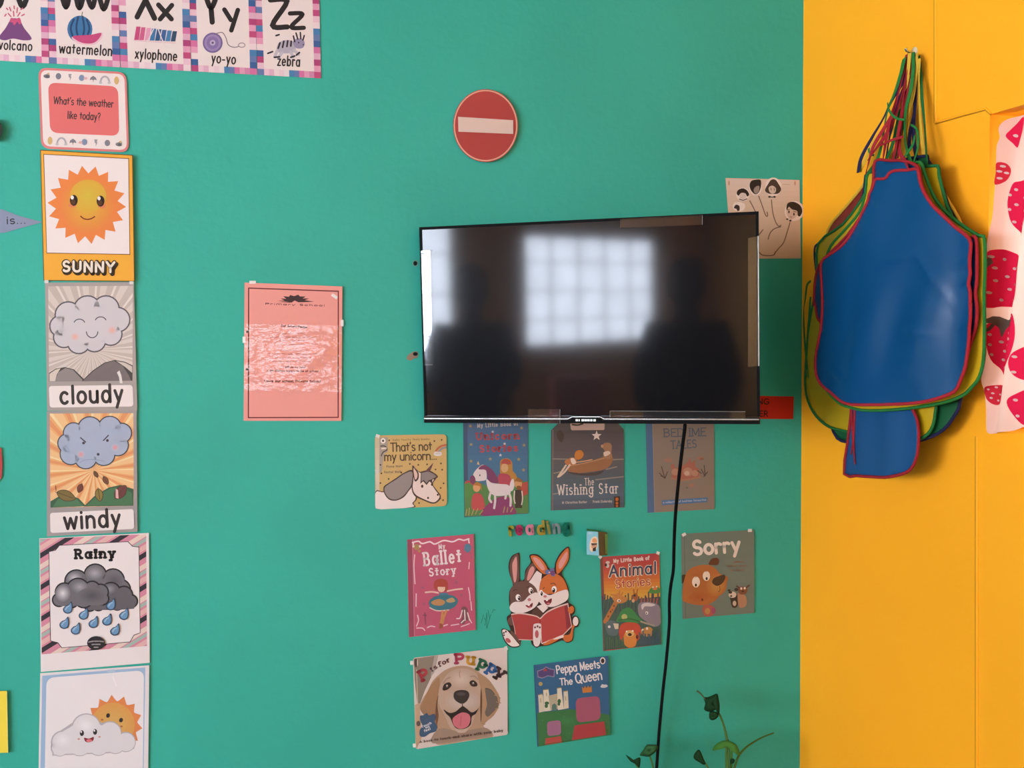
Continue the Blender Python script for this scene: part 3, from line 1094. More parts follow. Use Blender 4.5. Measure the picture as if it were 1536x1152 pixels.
# ---- pink notice
FP = (340, 400, 4.61)
s = Sheet(FP, 1.0, 'paper', (.001, .004), (365, 514))
s.base([(124, 110), (800, 137), (793, 1066), (117, 1066)], 'f4a59a')
s.L([(152, 148), (772, 170), (771, 1042), (150, 1044), (152, 148)], 8, '6e2a30', False)
s.P([(335, 250), (430, 245), (350, 236), (400, 234), (372, 220), (412, 222), (390, 204), (430, 208), (440, 196), (466, 204), (494, 194), (508, 206), (548, 206), (526, 220), (572, 220), (540, 232), (606, 242), (520, 246), (496, 246), (470, 234), (450, 248)], '4a3436')
s.T('Primary School', (265, 262), (678, 274), 11, '5e3a3c', 3.4, gap=.1)
s.T('Our School Pledge', (376, 414), (556, 424), 13, '5a3034', 3.4, gap=.1)
rnd = random.Random(5)
words = []
for (x0, x1, y) in ((385, 552, 462), (300, 620, 488), (365, 548, 512), (366, 550, 537), (372, 570, 577), (280, 625, 604), (330, 606, 630), (314, 604, 656)):
    x = x0
    while x < x1 - 8:
        w_ = rnd.uniform(14, 44)
        xe = min(x1, x + w_)
        q_ = [(x, y)]
        while q_[-1][0] < xe - 4:
            q_.append((q_[-1][0] + 4.5, y + rnd.uniform(-4, 4)))
        if len(q_) > 1:
            words.append(q_)
        x = xe + 8
s.polys([r_ for q_ in words for r_ in ribbon(q_, 2.8)], 'b07070')
s.T('I will do my best', (390, 700), (545, 702), 14, '8a4c50', 3.2, gap=.1)
s.T('I am always happy to be at school', (282, 724), (636, 730), 14, '80464a', 3.2, gap=.1)
s.T('I love our school, Private School', (260, 798), (650, 800), 15, '6a3438', 3.6, gap=.1)
s.Es([(142, 450, 9, 8), (140, 710, 9, 8)], '4a4a44')
o = s.build('notice_sheet', 'pink pledge notice with a dark red border on the teal wall', 'notice')
# clear crinkled plastic pocket over the notice
m = bpy.data.materials.new('clear_pocket')
m.use_nodes = True
nt = m.node_tree
nt.nodes.remove(nt.nodes['Principled BSDF'])
tr = nt.nodes.new('ShaderNodeBsdfTransparent')
gl = nt.nodes.new('ShaderNodeBsdfGlossy')
gl.inputs['Roughness'].default_value = .1
mx = nt.nodes.new('ShaderNodeMixShader')
mx.inputs[0].default_value = .075
tc = nt.nodes.new('ShaderNodeTexCoord')
nz = nt.nodes.new('ShaderNodeTexNoise')
nz.inputs['Scale'].default_value = 22
nz.inputs['Detail'].default_value = 4
mp = nt.nodes.new('ShaderNodeMapping')
mp.inputs['Scale'].default_value = (1, 1, 1.6)
bp = nt.nodes.new('ShaderNodeBump')
bp.inputs['Strength'].default_value = .35
bp.inputs['Distance'].default_value = .01
nt.links.new(tc.outputs['Object'], mp.inputs[0])
nt.links.new(mp.outputs[0], nz.inputs['Vector'])
nt.links.new(nz.outputs['Fac'], bp.inputs['Height'])
nt.links.new(bp.outputs[0], gl.inputs['Normal'])
nt.links.new(tr.outputs[0], mx.inputs[1])
nt.links.new(gl.outputs[0], mx.inputs[2])
nt.links.new(mx.outputs[0], nt.nodes['Material Output'].inputs['Surface'])
mb = MB()
rows = []
for i in range(15):
    v = i / 14
    row = []
    for j in range(11):
        u = j / 10
        x = 120 + 676 * u + (1 - v) * 4
        y = 395 + (855 - 395) * v + 12 * u
        row.append(s.pt(x, y, .0012 + .0018 * (sin(9 * u + 4 * v) * .5 + .5) * (0.3 + sin(pi * v))))
    rows.append(row)
mb.grid(rows[::-1], m)
p = mb.build('plastic_pocket', o)
p['label'] = 'clear crinkled plastic'
s.tapes(o, [(180, 108, 0), (745, 205, .6), (120, 505, 1.57), (798, 390, 1.57)], 8)

# ---- no-entry sign
FN = (640, 110, 7.678)
root = empty('no_entry_sign', on_teal(728, 188, 0.004), 'round red no-entry sign with a white bar above the television', 'sign')
s = Sheet(FN, 1.0, 'paper', (.008, .008), (680, 776))
s.base(ellipse(678, 602, 374, 420, 0, 56), 'b84a46', thick=.007, edge='c9886e')
s.polys(ribbon(ellipse(678, 602, 360, 404, 0, 56) + ellipse(678, 602, 360, 404, 0, 56)[:1], 15), 'ebb49c')
s.mb.build('disc', root)
s2 = Sheet(FN, 1.0, 'paper', (.0095, .0095), (680, 776))
s2.base([(361, 500), (997, 540), (998, 698), (366, 672)], 'e6cfc2', thick=.0012)
p = s2.mb.build('bar', root)
p['label'] = 'white bar'

# ================================================================== BOOK COVERS
BG = 'picture book covers below the television'


def stars(s, pts, r, hx, n=5):
    ps = []
    for x, y in pts:
        ps.append([(x + (r if k % 2 == 0 else r * .42) * sin(pi * k / n), y - (r if k % 2 == 0 else r * .42) * cos(pi * k / n)) for k in range(2 * n)])
    s.polys(ps, hx)


# unicorn head on a sandy cover
FU = (540, 620, 5.486)
s = Sheet(FU, 1.0, 'lam', (.001, .0025), (562, 672))
s.base(rrect([(122, 182), (712, 172), (716, 762), (126, 792)], 34), 'd0b172', edge='8a7448', cut=True)
s.VG([(126, 188), (160, 186), (160, 780), (128, 782)], ['c9bc9c', 'd8cfb8', 'cfc3a4'], 6)
s.P([(160, 200), (228, 196), (228, 320), (200, 330), (180, 480), (160, 490)], 'a8a094')
s.E(190, 226, 20, 22, 'f2efe8').E(190, 226, 9, 10, '3c3a3c').L([(170, 270), (205, 270), (222, 300), (190, 320), (175, 350)], 9, '4a4648').L([(180, 290), (215, 286)], 9, 'f0ece4')
s.T('baby touchy feely books', (270, 226), (572, 218), 15, '8a7448', 3)
s.T("That's not", (252, 314), (592, 302), 68, '4a4034', 10, gap=.05)
s.T('my unicorn...', (200, 390), (634, 380), 66, '4a4034', 10, gap=.04)
s.T('Fiona Watt', (218, 446), (352, 442), 16, '8c8068', 4).T('Rachel Wells', (200, 492), (344, 488), 16, '8c8068', 4)
s.L([(622, 318), (640, 290), (672, 268), (712, 260)], 16, 'c06a4e').L([(650, 312), (676, 290), (712, 280)], 14, '8a90a0').Es([(640, 336, 34, 16), (628, 326, 18, 12), (656, 328, 18, 12)], 'f2ece6')
s.Es([(x, y, 7, 7) for x, y in ((240, 222), (612, 228), (672, 218), (666, 412), (622, 462), (676, 464), (688, 576), (664, 614), (660, 700), (684, 714), (486, 738), (410, 416), (480, 424), (552, 420), (168, 424), (176, 494), (236, 540), (168, 574), (340, 488))], '4e4030')
W0, OL = 'eddcd4', '3f3436'
s.B([(128, 786), (130, 640), (200, 640), (330, 560), (420, 560), (470, 690), (440, 740), (436, 776)], OL, n=4)
s.B([(130, 784), (132, 648), (204, 648), (330, 570), (415, 570), (458, 690), (430, 740), (426, 772)], 'f1e6e2', n=4)
s.B([(430, 440), (440, 432), (490, 480), (560, 470), (630, 520), (600, 580), (630, 630), (664, 676), (650, 720), (600, 744), (520, 716), (450, 680), (425, 620), (430, 540)], OL, n=5)
s.B([(438, 450), (450, 446), (495, 490), (560, 480), (612, 528), (592, 580), (622, 634), (654, 678), (640, 712), (600, 732), (522, 704), (458, 668), (434, 616), (440, 540)], W0, n=5)
s.B([(432, 470), (360, 490), (300, 530), (240, 570), (195, 605), (200, 660), (240, 710), (300, 718), (360, 690), (400, 640), (430, 590)], OL).B([(428, 482), (360, 500), (304, 540), (240, 580), (204, 612), (208, 656), (244, 700), (300, 708), (354, 680), (394, 632), (424, 580)], '938d8c')
s.P(spline([(500, 480), (560, 468), (610, 490), (642, 520), (620, 540)], 4, False) + [(596, 545), (592, 580), (572, 560), (548, 590), (520, 560), (496, 580), (500, 520)], OL).P([(506, 490), (560, 478), (606, 498), (630, 520), (586, 545), (566, 550), (548, 574), (524, 548), (504, 562)], '8a8484')
s.P([(534, 478), (606, 404), (574, 484)], '5c3c48').L([(546, 470), (566, 476)], 3, '8a6472').L([(566, 448), (584, 456)], 3, '8a6472')
s.B([(432, 440), (452, 450), (482, 490), (480, 540), (452, 560), (436, 500)], OL).B([(440, 452), (452, 462), (472, 496), (470, 530), (454, 544), (444, 500)], 'e2c4bc')
s.Es([(512, 600, 10, 13), (592, 586, 8, 11), (640, 670, 8, 9), (560, 696, 8, 9)], '2e2628')
o = s.build('book_cover', 'sandy book cover with a grey-maned unicorn head', 'book cover', BG)
s.tapes(o, [(138, 478, 1.2), (146, 186, .3)], 5)

# night-blue cover with a unicorn, princess and friends
s = Sheet(FU, .95, 'lam', (.001, .0015), (695, 792))
q = [(848, 40), (1382, 40), (1384, 826), (858, 856)]
s.base(q, '2f6c92', edge='24384a', cut=True)
s.VG([(862, 46), (1376, 46), (1378, 640), (862, 650)], ['2c6690', '2f709a', '35789e', '3a7a9c'], 8)
s.P([(848, 40), (884, 40), (890, 854), (858, 855)], '285478')
s.T('My Little Book of', (966, 116), (1300, 98), 30, 'c8c8be', 6, serif=True)
s.T('Unicorn', (956, 216), (1310, 208), 52, 'b04a56', 14, serif=True).T('Stories', (986, 318), (1298, 308), 52, 'b04a56', 14, serif=True)
stars(s, [(1092, 152), (1190, 250), (1156, 344)], 14, 'd8dce0')
stars(s, [(908, 104), (914, 256), (914, 394), (1306, 378), (1350, 262), (1346, 466), (1072, 376), (1330, 120)], 18, 'a49a6a')
s.P([(858, 580), (960, 560), (1050, 600), (1140, 570), (1260, 560), (1382, 560), (1384, 820), (862, 850)], '4f8a52')
s.P([(862, 560), (930, 545), (960, 600), (930, 700), (862, 690)], '4a9050').P([(858, 580), (900, 570), (940, 600), (960, 590), (930, 560), (880, 550)], 'b44a50')
s.P([(1290, 590), (1382, 560), (1384, 800), (1320, 810)], 'b8504c').P([(1320, 700), (1382, 660), (1384, 822), (1300, 826)], '4f8a52')
s.B([(1000, 840), (1060, 740), (1140, 690), (1220, 690), (1260, 760), (1270, 830)], '8a3c72')
s.B([(1160, 386), (1210, 370), (1250, 400), (1256, 470), (1280, 500), (1300, 560), (1250, 560), (1220, 520), (1160, 510), (1152, 440)], 'c08a44').E(1190, 450, 30, 36, 'e0b184').B([(1160, 410), (1190, 376), (1236, 390), (1236, 420), (1196, 416)], 'b84c4a')
s.B([(1146, 500), (1230, 510), (1236, 590), (1180, 610), (1140, 570)], 'bc4860')
s.B([(932, 500), (980, 440), (1020, 424), (1038, 470), (1040, 540), (1000, 556), (950, 552)], 'e8dcdc').P([(962, 420), (972, 392), (984, 424)], 'e0c890')
s.B([(976, 460), (1000, 430), (1040, 430), (1100, 480), (1140, 560), (1100, 590), (1056, 550), (1036, 470)], '7c3c6a').B([(930, 510), (950, 540), (940, 580), (910, 570), (906, 530)], '7c3c6a')
s.B([(1040, 540), (1080, 570), (1140, 580), (1220, 590), (1240, 640), (1220, 670), (1130, 680), (1080, 660), (1050, 610)], 'e8dfe0')
s.Ls([[(1076, 650), (1064, 700), (1080, 730)], [(1110, 660), (1112, 720), (1104, 780)], [(1224, 650), (1240, 700), (1238, 760)], [(1204, 660), (1196, 700)]], 18, 'e4dadc')
s.B([(1240, 560), (1262, 540), (1270, 600), (1250, 640), (1230, 620)], 'e8dfe0')
s.Es([(986, 510, 5, 8)], '30283a').Es([(960, 610, 30, 36)], 'e0a878').B([(936, 590), (960, 566), (996, 586), (1000, 640), (984, 600)], 'b87838').B([(930, 670), (1000, 670), (1024, 780), (924, 790)], 'c25058')
s.E(1302, 580, 32, 34, 'd8a070').B([(1268, 560), (1300, 530), (1340, 560), (1320, 566), (1290, 560)], 'a06a34').B([(1290, 600), (1322, 600), (1314, 640), (1296, 636)], '8a5030').P([(1276, 630), (1330, 630), (1334, 780), (1276, 780)], '2c3438').L([(1272, 640), (1268, 700), (1276, 740)], 9, 'e6dcd4').L([(1332, 640), (1338, 700), (1330, 750)], 9, 'e6dcd4')
s.Ls([[(870, 840), (880, 790)], [(895, 838), (900, 780)], [(920, 836), (936, 790)], [(950, 830), (970, 784)], [(1180, 816), (1190, 770)], [(1210, 812), (1216, 776)], [(1240, 810), (1256, 780)], [(985, 830), (1010, 800)]], 8, 'b0a46c')
o = s.build('book_cover', 'night-blue book cover with a white unicorn and a princess', 'book cover', BG)

# boat under a star
FS = (800, 620, 5.12)
s = Sheet(FS, 1.02, 'lam', (.001, .002), (826, 938))
q = [(136, 130), (190, 76), (650, 76), (694, 124), (698, 722), (134, 746)]
s.base(q, '454a54', edge='2a2c32', cut=True)
s.VG([(140, 132), (690, 128), (694, 350), (140, 352)], ['40434c', '4c4c56', '50505a', '565860'], 8)
s.VG([(140, 352), (694, 350), (696, 720), (138, 742)], ['565c60', '4c5a66', '48606e', '4a6678', '40566a'], 10)
s.B([(180, 150), (210, 130), (236, 170), (220, 220), (190, 200)], '32343a').L([(150, 130), (150, 350), (146, 742)], 12, '6c6a68')
s.P(rrect([(282, 76), (548, 74), (546, 128), (290, 130)], 12), 'c9aea2')
s.L([(300, 86), (340, 90), (380, 80)], 12, '2a2626')
stars(s, [(486, 172)], 40, 'e6d6cc')
s.Ls([[(150, 350), (260, 352)], [(610, 356), (694, 352)], [(560, 430), (640, 410)], [(160, 460), (250, 440)], [(480, 510), (694, 486)], [(150, 620), (210, 612)]], 9, '8c8a84')
s.B([(274, 400), (330, 392), (420, 374), (520, 340), (590, 330), (612, 350), (590, 400), (540, 432), (420, 452), (300, 462), (268, 440)], '9a6a4c').L([(276, 404), (420, 376), (560, 340)], 7, 'c09068')
s.B([(270, 450), (400, 462), (540, 440), (480, 476), (330, 474)], '3a3c42')
s.B([(530, 260), (540, 232), (580, 226), (602, 246), (600, 300), (604, 340), (560, 352), (536, 330), (548, 290)], 'a47a5c').B([(540, 300), (580, 290), (590, 310), (550, 330)], 'e6cdb8').E(528, 252, 9, 12, 'c09a7c')
s.B([(316, 330), (330, 290), (366, 284), (386, 310), (376, 340), (340, 356)], 'c87c38').B([(240, 370), (290, 340), (330, 350), (326, 390), (270, 400)], 'b8764a').B([(286, 350), (312, 346), (328, 380), (300, 390)], 'ead8cc')
s.Ls([[(250, 400), (216, 450), (190, 488)], [(280, 396), (240, 450), (200, 484)]], 14, 'dcc8b4').L([(330, 376), (400, 366), (450, 356)], 9, 'd8a078')
s.T('The', (394, 552), (466, 550), 52, 'd8d0c8', 5, serif=True).T('Wishing Star', (186, 626), (654, 612), 76, 'e4dcd4', 8, serif=True)
s.T('M Christina Butler', (222, 694), (412, 688), 16, 'b8b4b0', 4).T('Frank Endersby', (458, 686), (604, 682), 16, 'b8b4b0', 4)
s.P([(620, 640), (664, 636), (666, 722), (620, 724)], '30221c').Es([(642, 660, 12, 14), (642, 690, 10, 10), (642, 712, 9, 8)], 'b8643c')
o = s.build('book_cover', 'dark grey book cover with a bear rowing a boat under a star', 'book cover', BG)

# bedtime tales
s = Sheet(FS, 1.0, 'lam', (.001, .002), (968, 1073))
q = [(862, 50), (1388, 50), (1391, 736), (878, 764)]
s.base(q, '887e74', edge='4a4640', cut=True)
s.P([(862, 50), (914, 50), (930, 760), (878, 764)], '3d6c96').L([(916, 60), (932, 758)], 5, '9a9084', False)
s.T('BED IME', (1000, 180), (1330, 172), 60, '4c6274', 8, serif=True, gap=.04)
s.T('TALES', (1056, 272), (1256, 262), 60, '4c6274', 8, serif=True, gap=.04)
s.Es([(1036, 360, 34, 16), (1284, 346, 30, 14), (1214, 552, 22, 16), (1110, 550, 20, 10), (1290, 350, 20, 10)], 'a0786a')
s.B([(1056, 400), (1080, 390), (1100, 420), (1180, 380), (1200, 340), (1216, 380), (1240, 360), (1246, 410), (1270, 430), (1270, 490), (1170, 512), (1070, 500), (1064, 450)], 'a8685a')
s.Es([(1186, 450, 36, 34), (1240, 460, 26, 24), (1090, 450, 30, 26)], 'b88a74').Es([(1180, 460, 20, 18)], 'd0b09c').L([(1060, 500), (1160, 512), (1280, 490)], 12, 'a87a60')
s.Ls([[(985, 410), (1010, 500)], [(970, 460), (1010, 500)], [(1030, 450), (1010, 500)], [(1000, 490), (980, 480)], [(1312, 400), (1320, 480)], [(1290, 430), (1316, 480)], [(1338, 450), (1310, 486)], [(1260, 440), (1290, 460)]], 7, '4a423e')
s.Es([(1180, 572, 8, 6)], '5c6c58')
s.P([(984, 668), (1340, 646), (1336, 682), (988, 706)], '3f74a4').T('a collection of bedtime favourites', (996, 692), (1328, 670), 14, 'a8bccc', 3)
o = s.build('book_cover', 'grey book cover with a blue spine, crossed by the cable', 'book cover', BG)

# ballet story
FB = (590, 770, 5.297)
s = Sheet(FB, 1.06, 'lam', (.001, .004), (612, 713))
s.base([(110, 208), (640, 164), (654, 926), (124, 984)], 'bc5472', edge='5c2c3c', cut=True)
s.P([(112, 210), (150, 206), (164, 978), (126, 982)], '96445c').L([(152, 208), (168, 976)], 6, 'c67a90', False)
s.Ls([[(152, 232), (200, 222), (230, 240), (290, 226), (330, 244), (400, 216), (470, 226), (520, 206), (560, 214), (600, 202)], [(598, 204), (602, 234)], [(160, 230), (158, 250)]], 11, 'f0dde2')
s.Ls([[(170, 330), (164, 420), (172, 560)], [(182, 640), (180, 740)], [(192, 810), (200, 850), (184, 896)], [(186, 912), (230, 912), (250, 930)], [(270, 908), (300, 896), (330, 902)], [(400, 894), (430, 884)], [(460, 890), (520, 880)], [(540, 900), (580, 886), (604, 876)], [(604, 390), (600, 440)], [(596, 590), (606, 640), (610, 690)], [(616, 700), (622, 770)], [(600, 830), (622, 870)]], 8, 'e6c4ce')
s.Es([(186, 268, 24, 24), (206, 300, 12, 10)], 'a88a58').Es([(160, 262, 9, 10), (212, 262, 9, 10)], 'e8d8cc').B([(570, 250), (600, 244), (620, 270), (600, 310), (566, 296)], '4a7e98')
s.Es([(612, 318, 8, 8), (622, 350, 7, 9), (500, 548, 10, 16), (232, 590, 14, 8), (244, 720, 8, 14), (540, 650, 10, 12)], '9c5a78')
s.T('My', (362, 282), (410, 278), 34, 'eedde0', 7, serif=True).T('Ballet', (244, 414), (540, 386), 98, 'f2e4e6', 16, serif=True).T('Story', (286, 498), (496, 478), 58, 'f0e0e4', 11, serif=True)
s.B([(322, 560), (340, 530), (390, 520), (430, 540), (434, 600), (420, 620), (340, 610), (324, 590)], 'a8423c').E(382, 594, 30, 32, 'e4c4ac').B([(350, 580), (380, 552), (420, 570), (410, 584), (370, 584)], 'a8423c')
s.L([(256, 628), (310, 624), (356, 632)], 12, 'e6c6b6').L([(430, 618), (490, 606), (548, 600)], 12, 'e6c6b6')
s.B([(366, 640), (400, 632), (434, 640), (430, 690), (370, 690)], '3f7c96')
s.B([(284, 700), (330, 660), (400, 650), (470, 652), (514, 690), (490, 740), (430, 768), (350, 772), (296, 750)], '2f7484').B([(300, 706), (360, 680), (410, 700), (390, 730), (330, 730)], 'b88a5c').B([(420, 690), (470, 670), (490, 700), (440, 710)], 'b89a6c').L([(290, 750), (350, 774), (440, 768)], 9, 'd8c8c0')
s.Ls([[(390, 780), (384, 840), (376, 876)], [(420, 776), (400, 830), (390, 876)]], 18, 'cc8c5c').Ls([[(374, 880), (370, 912)], [(386, 884), (384, 908)]], 14, '9c5240')
s.B([(540, 760), (560, 740), (590, 760), (604, 850), (580, 850), (560, 880), (530, 870), (550, 820)], '7c4c58').Ls([[(548, 770), (530, 830), (504, 836)], [(566, 770), (570, 850)], [(590, 790), (606, 850)], [(540, 870), (560, 850)]], 9, 'e8dcd8')
s.Ls([[(250, 790), (256, 880)], [(240, 810), (262, 812)]], 10, '8c4a64')
o = s.build('book_cover', 'deep pink book cover with a dancing ballerina', 'book cover', BG)

# rabbits sharing a red book
s = Sheet(FB, 1.06, 'paper', (.001, .003), (752, 870))
sil = [(858, 930), (880, 916), (930, 930), (905, 860), (904, 820), (934, 790), (920, 720), (922, 620), (950, 570), (920, 470), (916, 400), (940, 340), (985, 316), (1004, 322), (1006, 440), (1010, 530), (1040, 520), (1050, 450), (1090, 390), (1080, 340), (1100, 324), (1150, 330), (1200, 380), (1240, 440), (1276, 440), (1290, 380), (1330, 310), (1384, 264), (1400, 290), (1394, 380), (1340, 470), (1370, 540), (1394, 610), (1392, 700), (1436, 740), (1440, 790), (1418, 820), (1450, 812), (1478, 850), (1466, 900), (1440, 910), (1430, 950), (1424, 1010), (1380, 1030), (1340, 1010), (1230, 1050), (1170, 1056), (1136, 1068), (1100, 1040), (1086, 1006), (1020, 1006), (1000, 1060), (930, 1062), (880, 1010)]
s.base(spline(sil, 4), '3c2a26')
BR_, PK, WH, OR = '6e524a', 'dc9c96', 'ecdfdb', 'd0733c'
s.P([(1076, 545), (1140, 456), (1180, 480), (1172, 560), (1150, 660), (1120, 600)], WH)
s.B([(926, 400), (950, 345), (990, 326), (998, 420), (1000, 520), (975, 560), (950, 560), (928, 480)], BR_).B([(944, 420), (958, 370), (978, 346), (984, 430), (976, 530), (958, 540)], PK)
s.B([(1040, 530), (1060, 450), (1100, 396), (1126, 410), (1130, 460), (1090, 530), (1060, 556)], BR_).B([(1062, 520), (1080, 450), (1106, 420), (1122, 450), (1090, 516), (1070, 534)], PK)
s.B([(930, 690), (926, 620), (950, 575), (1010, 540), (1080, 550), (1130, 590), (1146, 640), (1130, 700), (1060, 760), (980, 790), (930, 740)], BR_)
s.B([(926, 740), (960, 705), (1030, 700), (1070, 660), (1100, 640), (1140, 630), (1160, 680), (1140, 730), (1090, 770), (1010, 795), (940, 780)], WH)
s.B([(1092, 350), (1110, 334), (1160, 350), (1210, 410), (1230, 470), (1190, 480), (1130, 420)], OR).B([(1110, 356), (1130, 350), (1170, 380), (1204, 440), (1180, 450), (1136, 400)], PK)
s.B([(1296, 400), (1330, 330), (1384, 276), (1394, 320), (1386, 380), (1340, 450), (1300, 480)], OR).B([(1314, 400), (1340, 350), (1378, 304), (1380, 350), (1344, 424), (1318, 440)], PK)
s.B([(1160, 640), (1170, 540), (1220, 490), (1290, 480), (1350, 520), (1384, 600), (1386, 660), (1330, 640), (1240, 640), (1190, 650)], OR)
s.B([(1140, 640), (1180, 620), (1240, 650), (1320, 620), (1384, 610), (1386, 680), (1330, 720), (1260, 744), (1190, 730), (1150, 690)], WH)
s.Es([(992, 670, 20, 27, -10), (1092, 614, 18, 26, -10), (1174, 634, 15, 26), (1278, 604, 20, 26)], 'f8f2ee').Es([(1000, 674, 11, 18), (1098, 620, 10, 18), (1178, 638, 9, 18), (1274, 612, 12, 18)], '2a1c1c').Es([(997, 668, 4, 5), (1095, 614, 4, 5), (1175, 632, 3, 5), (1270, 604, 4, 5)], 'f8f2ee')
s.Es([(1080, 686, 14, 12), (1206, 660, 14, 10)], 'c47a80')
s.B([(1050, 730), (1080, 730), (1106, 710), (1104, 740), (1084, 754), (1062, 744)], '7a2a30').B([(1196, 690), (1226, 690), (1258, 676), (1254, 710), (1230, 730), (1206, 716)], '7a2a30').Es([(1086, 746, 12, 6), (1232, 716, 14, 7)], 'd07a80').Es([(1076, 728, 8, 8), (1220, 690, 8, 8)], 'f6f0ee')
s.Ls([[(950, 620), (966, 606), (984, 610)], [(1060, 590), (1080, 580)], [(1190, 600), (1200, 588)], [(1250, 560), (1276, 556), (1290, 570)]], 5, '4a342e')
s.Es([(1225, 466, 20, 20), (1262, 450, 18, 18), (1270, 486, 16, 16)], '6a78a4').Es([(1266, 474, 20, 20)], '7a4c78').Es([(1240, 470, 8, 8)], 'd0a0b0')
s.B([(920, 830), (950, 820), (960, 880), (930, 890), (908, 860)], BR_).B([(1120, 760), (1160, 740), (1190, 790), (1160, 830), (1100, 800)], '5c423a').P([(1140, 740), (1190, 720), (1230, 750), (1190, 790)], WH)
s.P(spline([(935, 800), (1000, 790), (1080, 800), (1140, 815), (1165, 832)], 4, False) + spline([(1168, 830), (1220, 780), (1300, 740), (1388, 712)], 4, False) + [(1420, 900), (1350, 970), (1180, 1040), (1165, 1010), (975, 1006), (958, 900)], 'e6ccc0')
s.P(spline([(938, 808), (1000, 800), (1080, 810), (1140, 824), (1165, 842)], 4, False) + [(1166, 1006), (978, 1000), (962, 900)], 'b04746').P(spline([(1168, 842), (1220, 792), (1300, 752), (1384, 724)], 4, False) + [(1414, 896), (1350, 962), (1182, 1030)], 'b84b48')
s.L([(1166, 842), (1168, 930), (1172, 1020)], 6, '7c2e30').P([(1360, 736), (1384, 728), (1412, 894), (1376, 920)], '8e3a44')
s.B([(1386, 760), (1420, 736), (1436, 760), (1426, 790), (1400, 794)], OR)
s.B([(1400, 960), (1420, 900), (1440, 850), (1450, 880), (1430, 920), (1420, 1000), (1380, 1022), (1350, 1000), (1350, 970)], OR).E(1448, 858, 22, 36, WH)
s.B([(1190, 1042), (1260, 1000), (1340, 975), (1300, 1010), (1230, 1044)], OR).B([(1270, 1000), (1340, 970), (1350, 985), (1300, 1000)], WH)
s.B([(930, 930), (970, 960), (1000, 1010), (1010, 1040), (980, 1010), (940, 970)], BR_)
s.B([(866, 934), (896, 926), (930, 960), (980, 1020), (1000, 1050), (940, 1056), (890, 1010)], WH).Es([(912, 1010, 24, 16, 40)], 'b8646a').Es([(878, 950, 7, 8), (894, 940, 7, 8), (880, 968, 6, 7)], '3c2a26')
s.B([(1112, 900), (1124, 878), (1164, 876), (1176, 900), (1172, 1000), (1156, 1050), (1128, 1056), (1112, 1020)], WH).Es([(1140, 960, 15, 32)], 'b8646a').Es([(1126, 906, 8, 9), (1146, 898, 8, 9), (1164, 906, 8, 9)], '7a4c50')
o = s.build('rabbit_cutout', 'cut-out of two rabbits sharing an open red book', 'cut-out')

# foam letters spelling reading
LET = [('r', 912, 970, 184, 'a0a03c', 'yellow-green foam letter r, first letter of the word above the rabbits'),
       ('e', 968, 1040, 178, 'a0335c', 'maroon foam letter e after the letter r'),
       ('a', 1048, 1126, 176, 'd58aa0', 'pale pink foam letter a between the letters e and d'),
       ('d', 1138, 1216, 176, 'a2943c', 'olive foam letter d of the word above the rabbits'),
       ('i', 1226, 1256, 168, '8c8a48', 'narrow khaki foam letter i between d and n'),
       ('n', 1262, 1336, 166, '7c9498', 'grey-blue foam letter n before the last letter'),
       ('g', 1338, 1414, 158, '14735c', 'dark green foam letter g, last letter of the word')]
for ch, x0, x1, yb, hx, lab in LET:
    s = Sheet(FB, 1.06, 'matte', (.0062, .0062), (760, 860))
    ls = text_strokes(ch, (x0 + 11, yb - 10), (x1 - 11, yb - 10 - .06 * (x1 - x0)), 96)
    # one continuous foam piece: the strokes are extruded together
    for st in ls[0]:
        for pc in ribbon(st, 19 if ch == 'g' else 23):
            s.base(pc, hx, thick=.006)
    s.build('foam_letter', lab, 'letter', 'foam letters spelling a word')

# animal stories, sorry
FX = (860, 780, 5.12)
s = Sheet(FX, 1.0, 'lam', (.001, .0025), (902, 992))
q = [(204, 284), (660, 254), (676, 956), (230, 1008)]
s.base(q, 'ae4248', edge='20282c', cut=True)
s.VG([(206, 286), (659, 256), (668, 640), (218, 660)], ['b0404c', 'b84444', 'c86040', 'd4843c', 'd8a444', 'dcae48'], 14)
s.P([(204, 284), (226, 282), (252, 1004), (230, 1008)], '7a4844')
s.T('My Little Book of', (310, 328), (584, 304), 26, 'ecdcd4', 7)
s.T('Animal', (276, 436), (636, 408), 84, 'e8dcc8', 24, slant=.08).T('Animal', (276, 436), (636, 408), 84, '2d4464', 14, slant=.08)
s.T('Stories', (326, 524), (594, 498), 62, 'e8d4a4', 16).T('Stories', (326, 524), (594, 498), 62, 'b03c48', 9)
s.Es([(264, 326, 16, 10), (262, 352, 14, 16)], 'd8ccc4').E(250, 346, 9, 12, '2a2a2c')
s.P([(216, 620), (300, 600), (400, 620), (540, 600), (668, 590), (676, 956), (240, 1000)], '34605c')
rnd = random.Random(3)
s.Ls([[(x, 700 + rnd.uniform(-20, 40)), (x + rnd.uniform(-8, 8), rnd.uniform(570, 620) - (x - 220) * .05)] for x in range(224, 668, 17)], 10, '34485c')
s.Ls([[(x, 690), (x + rnd.uniform(-8, 8), rnd.uniform(600, 630))] for x in range(232, 668, 29)], 9, '2f6a58')
s.Ls([[(x, 640), (x + 4, 604)] for x in range(520, 664, 24)], 9, 'b8584c')
s.L([(246, 780), (290, 700), (340, 610)], 34, 'b87848').B([(300, 600), (340, 560), (370, 580), (412, 600), (400, 630), (340, 640)], 'c4844c').Es([(350, 620, 14, 12)], 'f0e4dc').E(352, 621, 6, 6, '2a2226').Ls([[(330, 580), (290, 574)], [(352, 570), (356, 546)], [(370, 574), (380, 556)]], 10, 'b87848').Es([(312, 660, 7, 9), (286, 704, 7, 9), (300, 690, 5, 7), (268, 740, 7, 9)], '7c4a30')
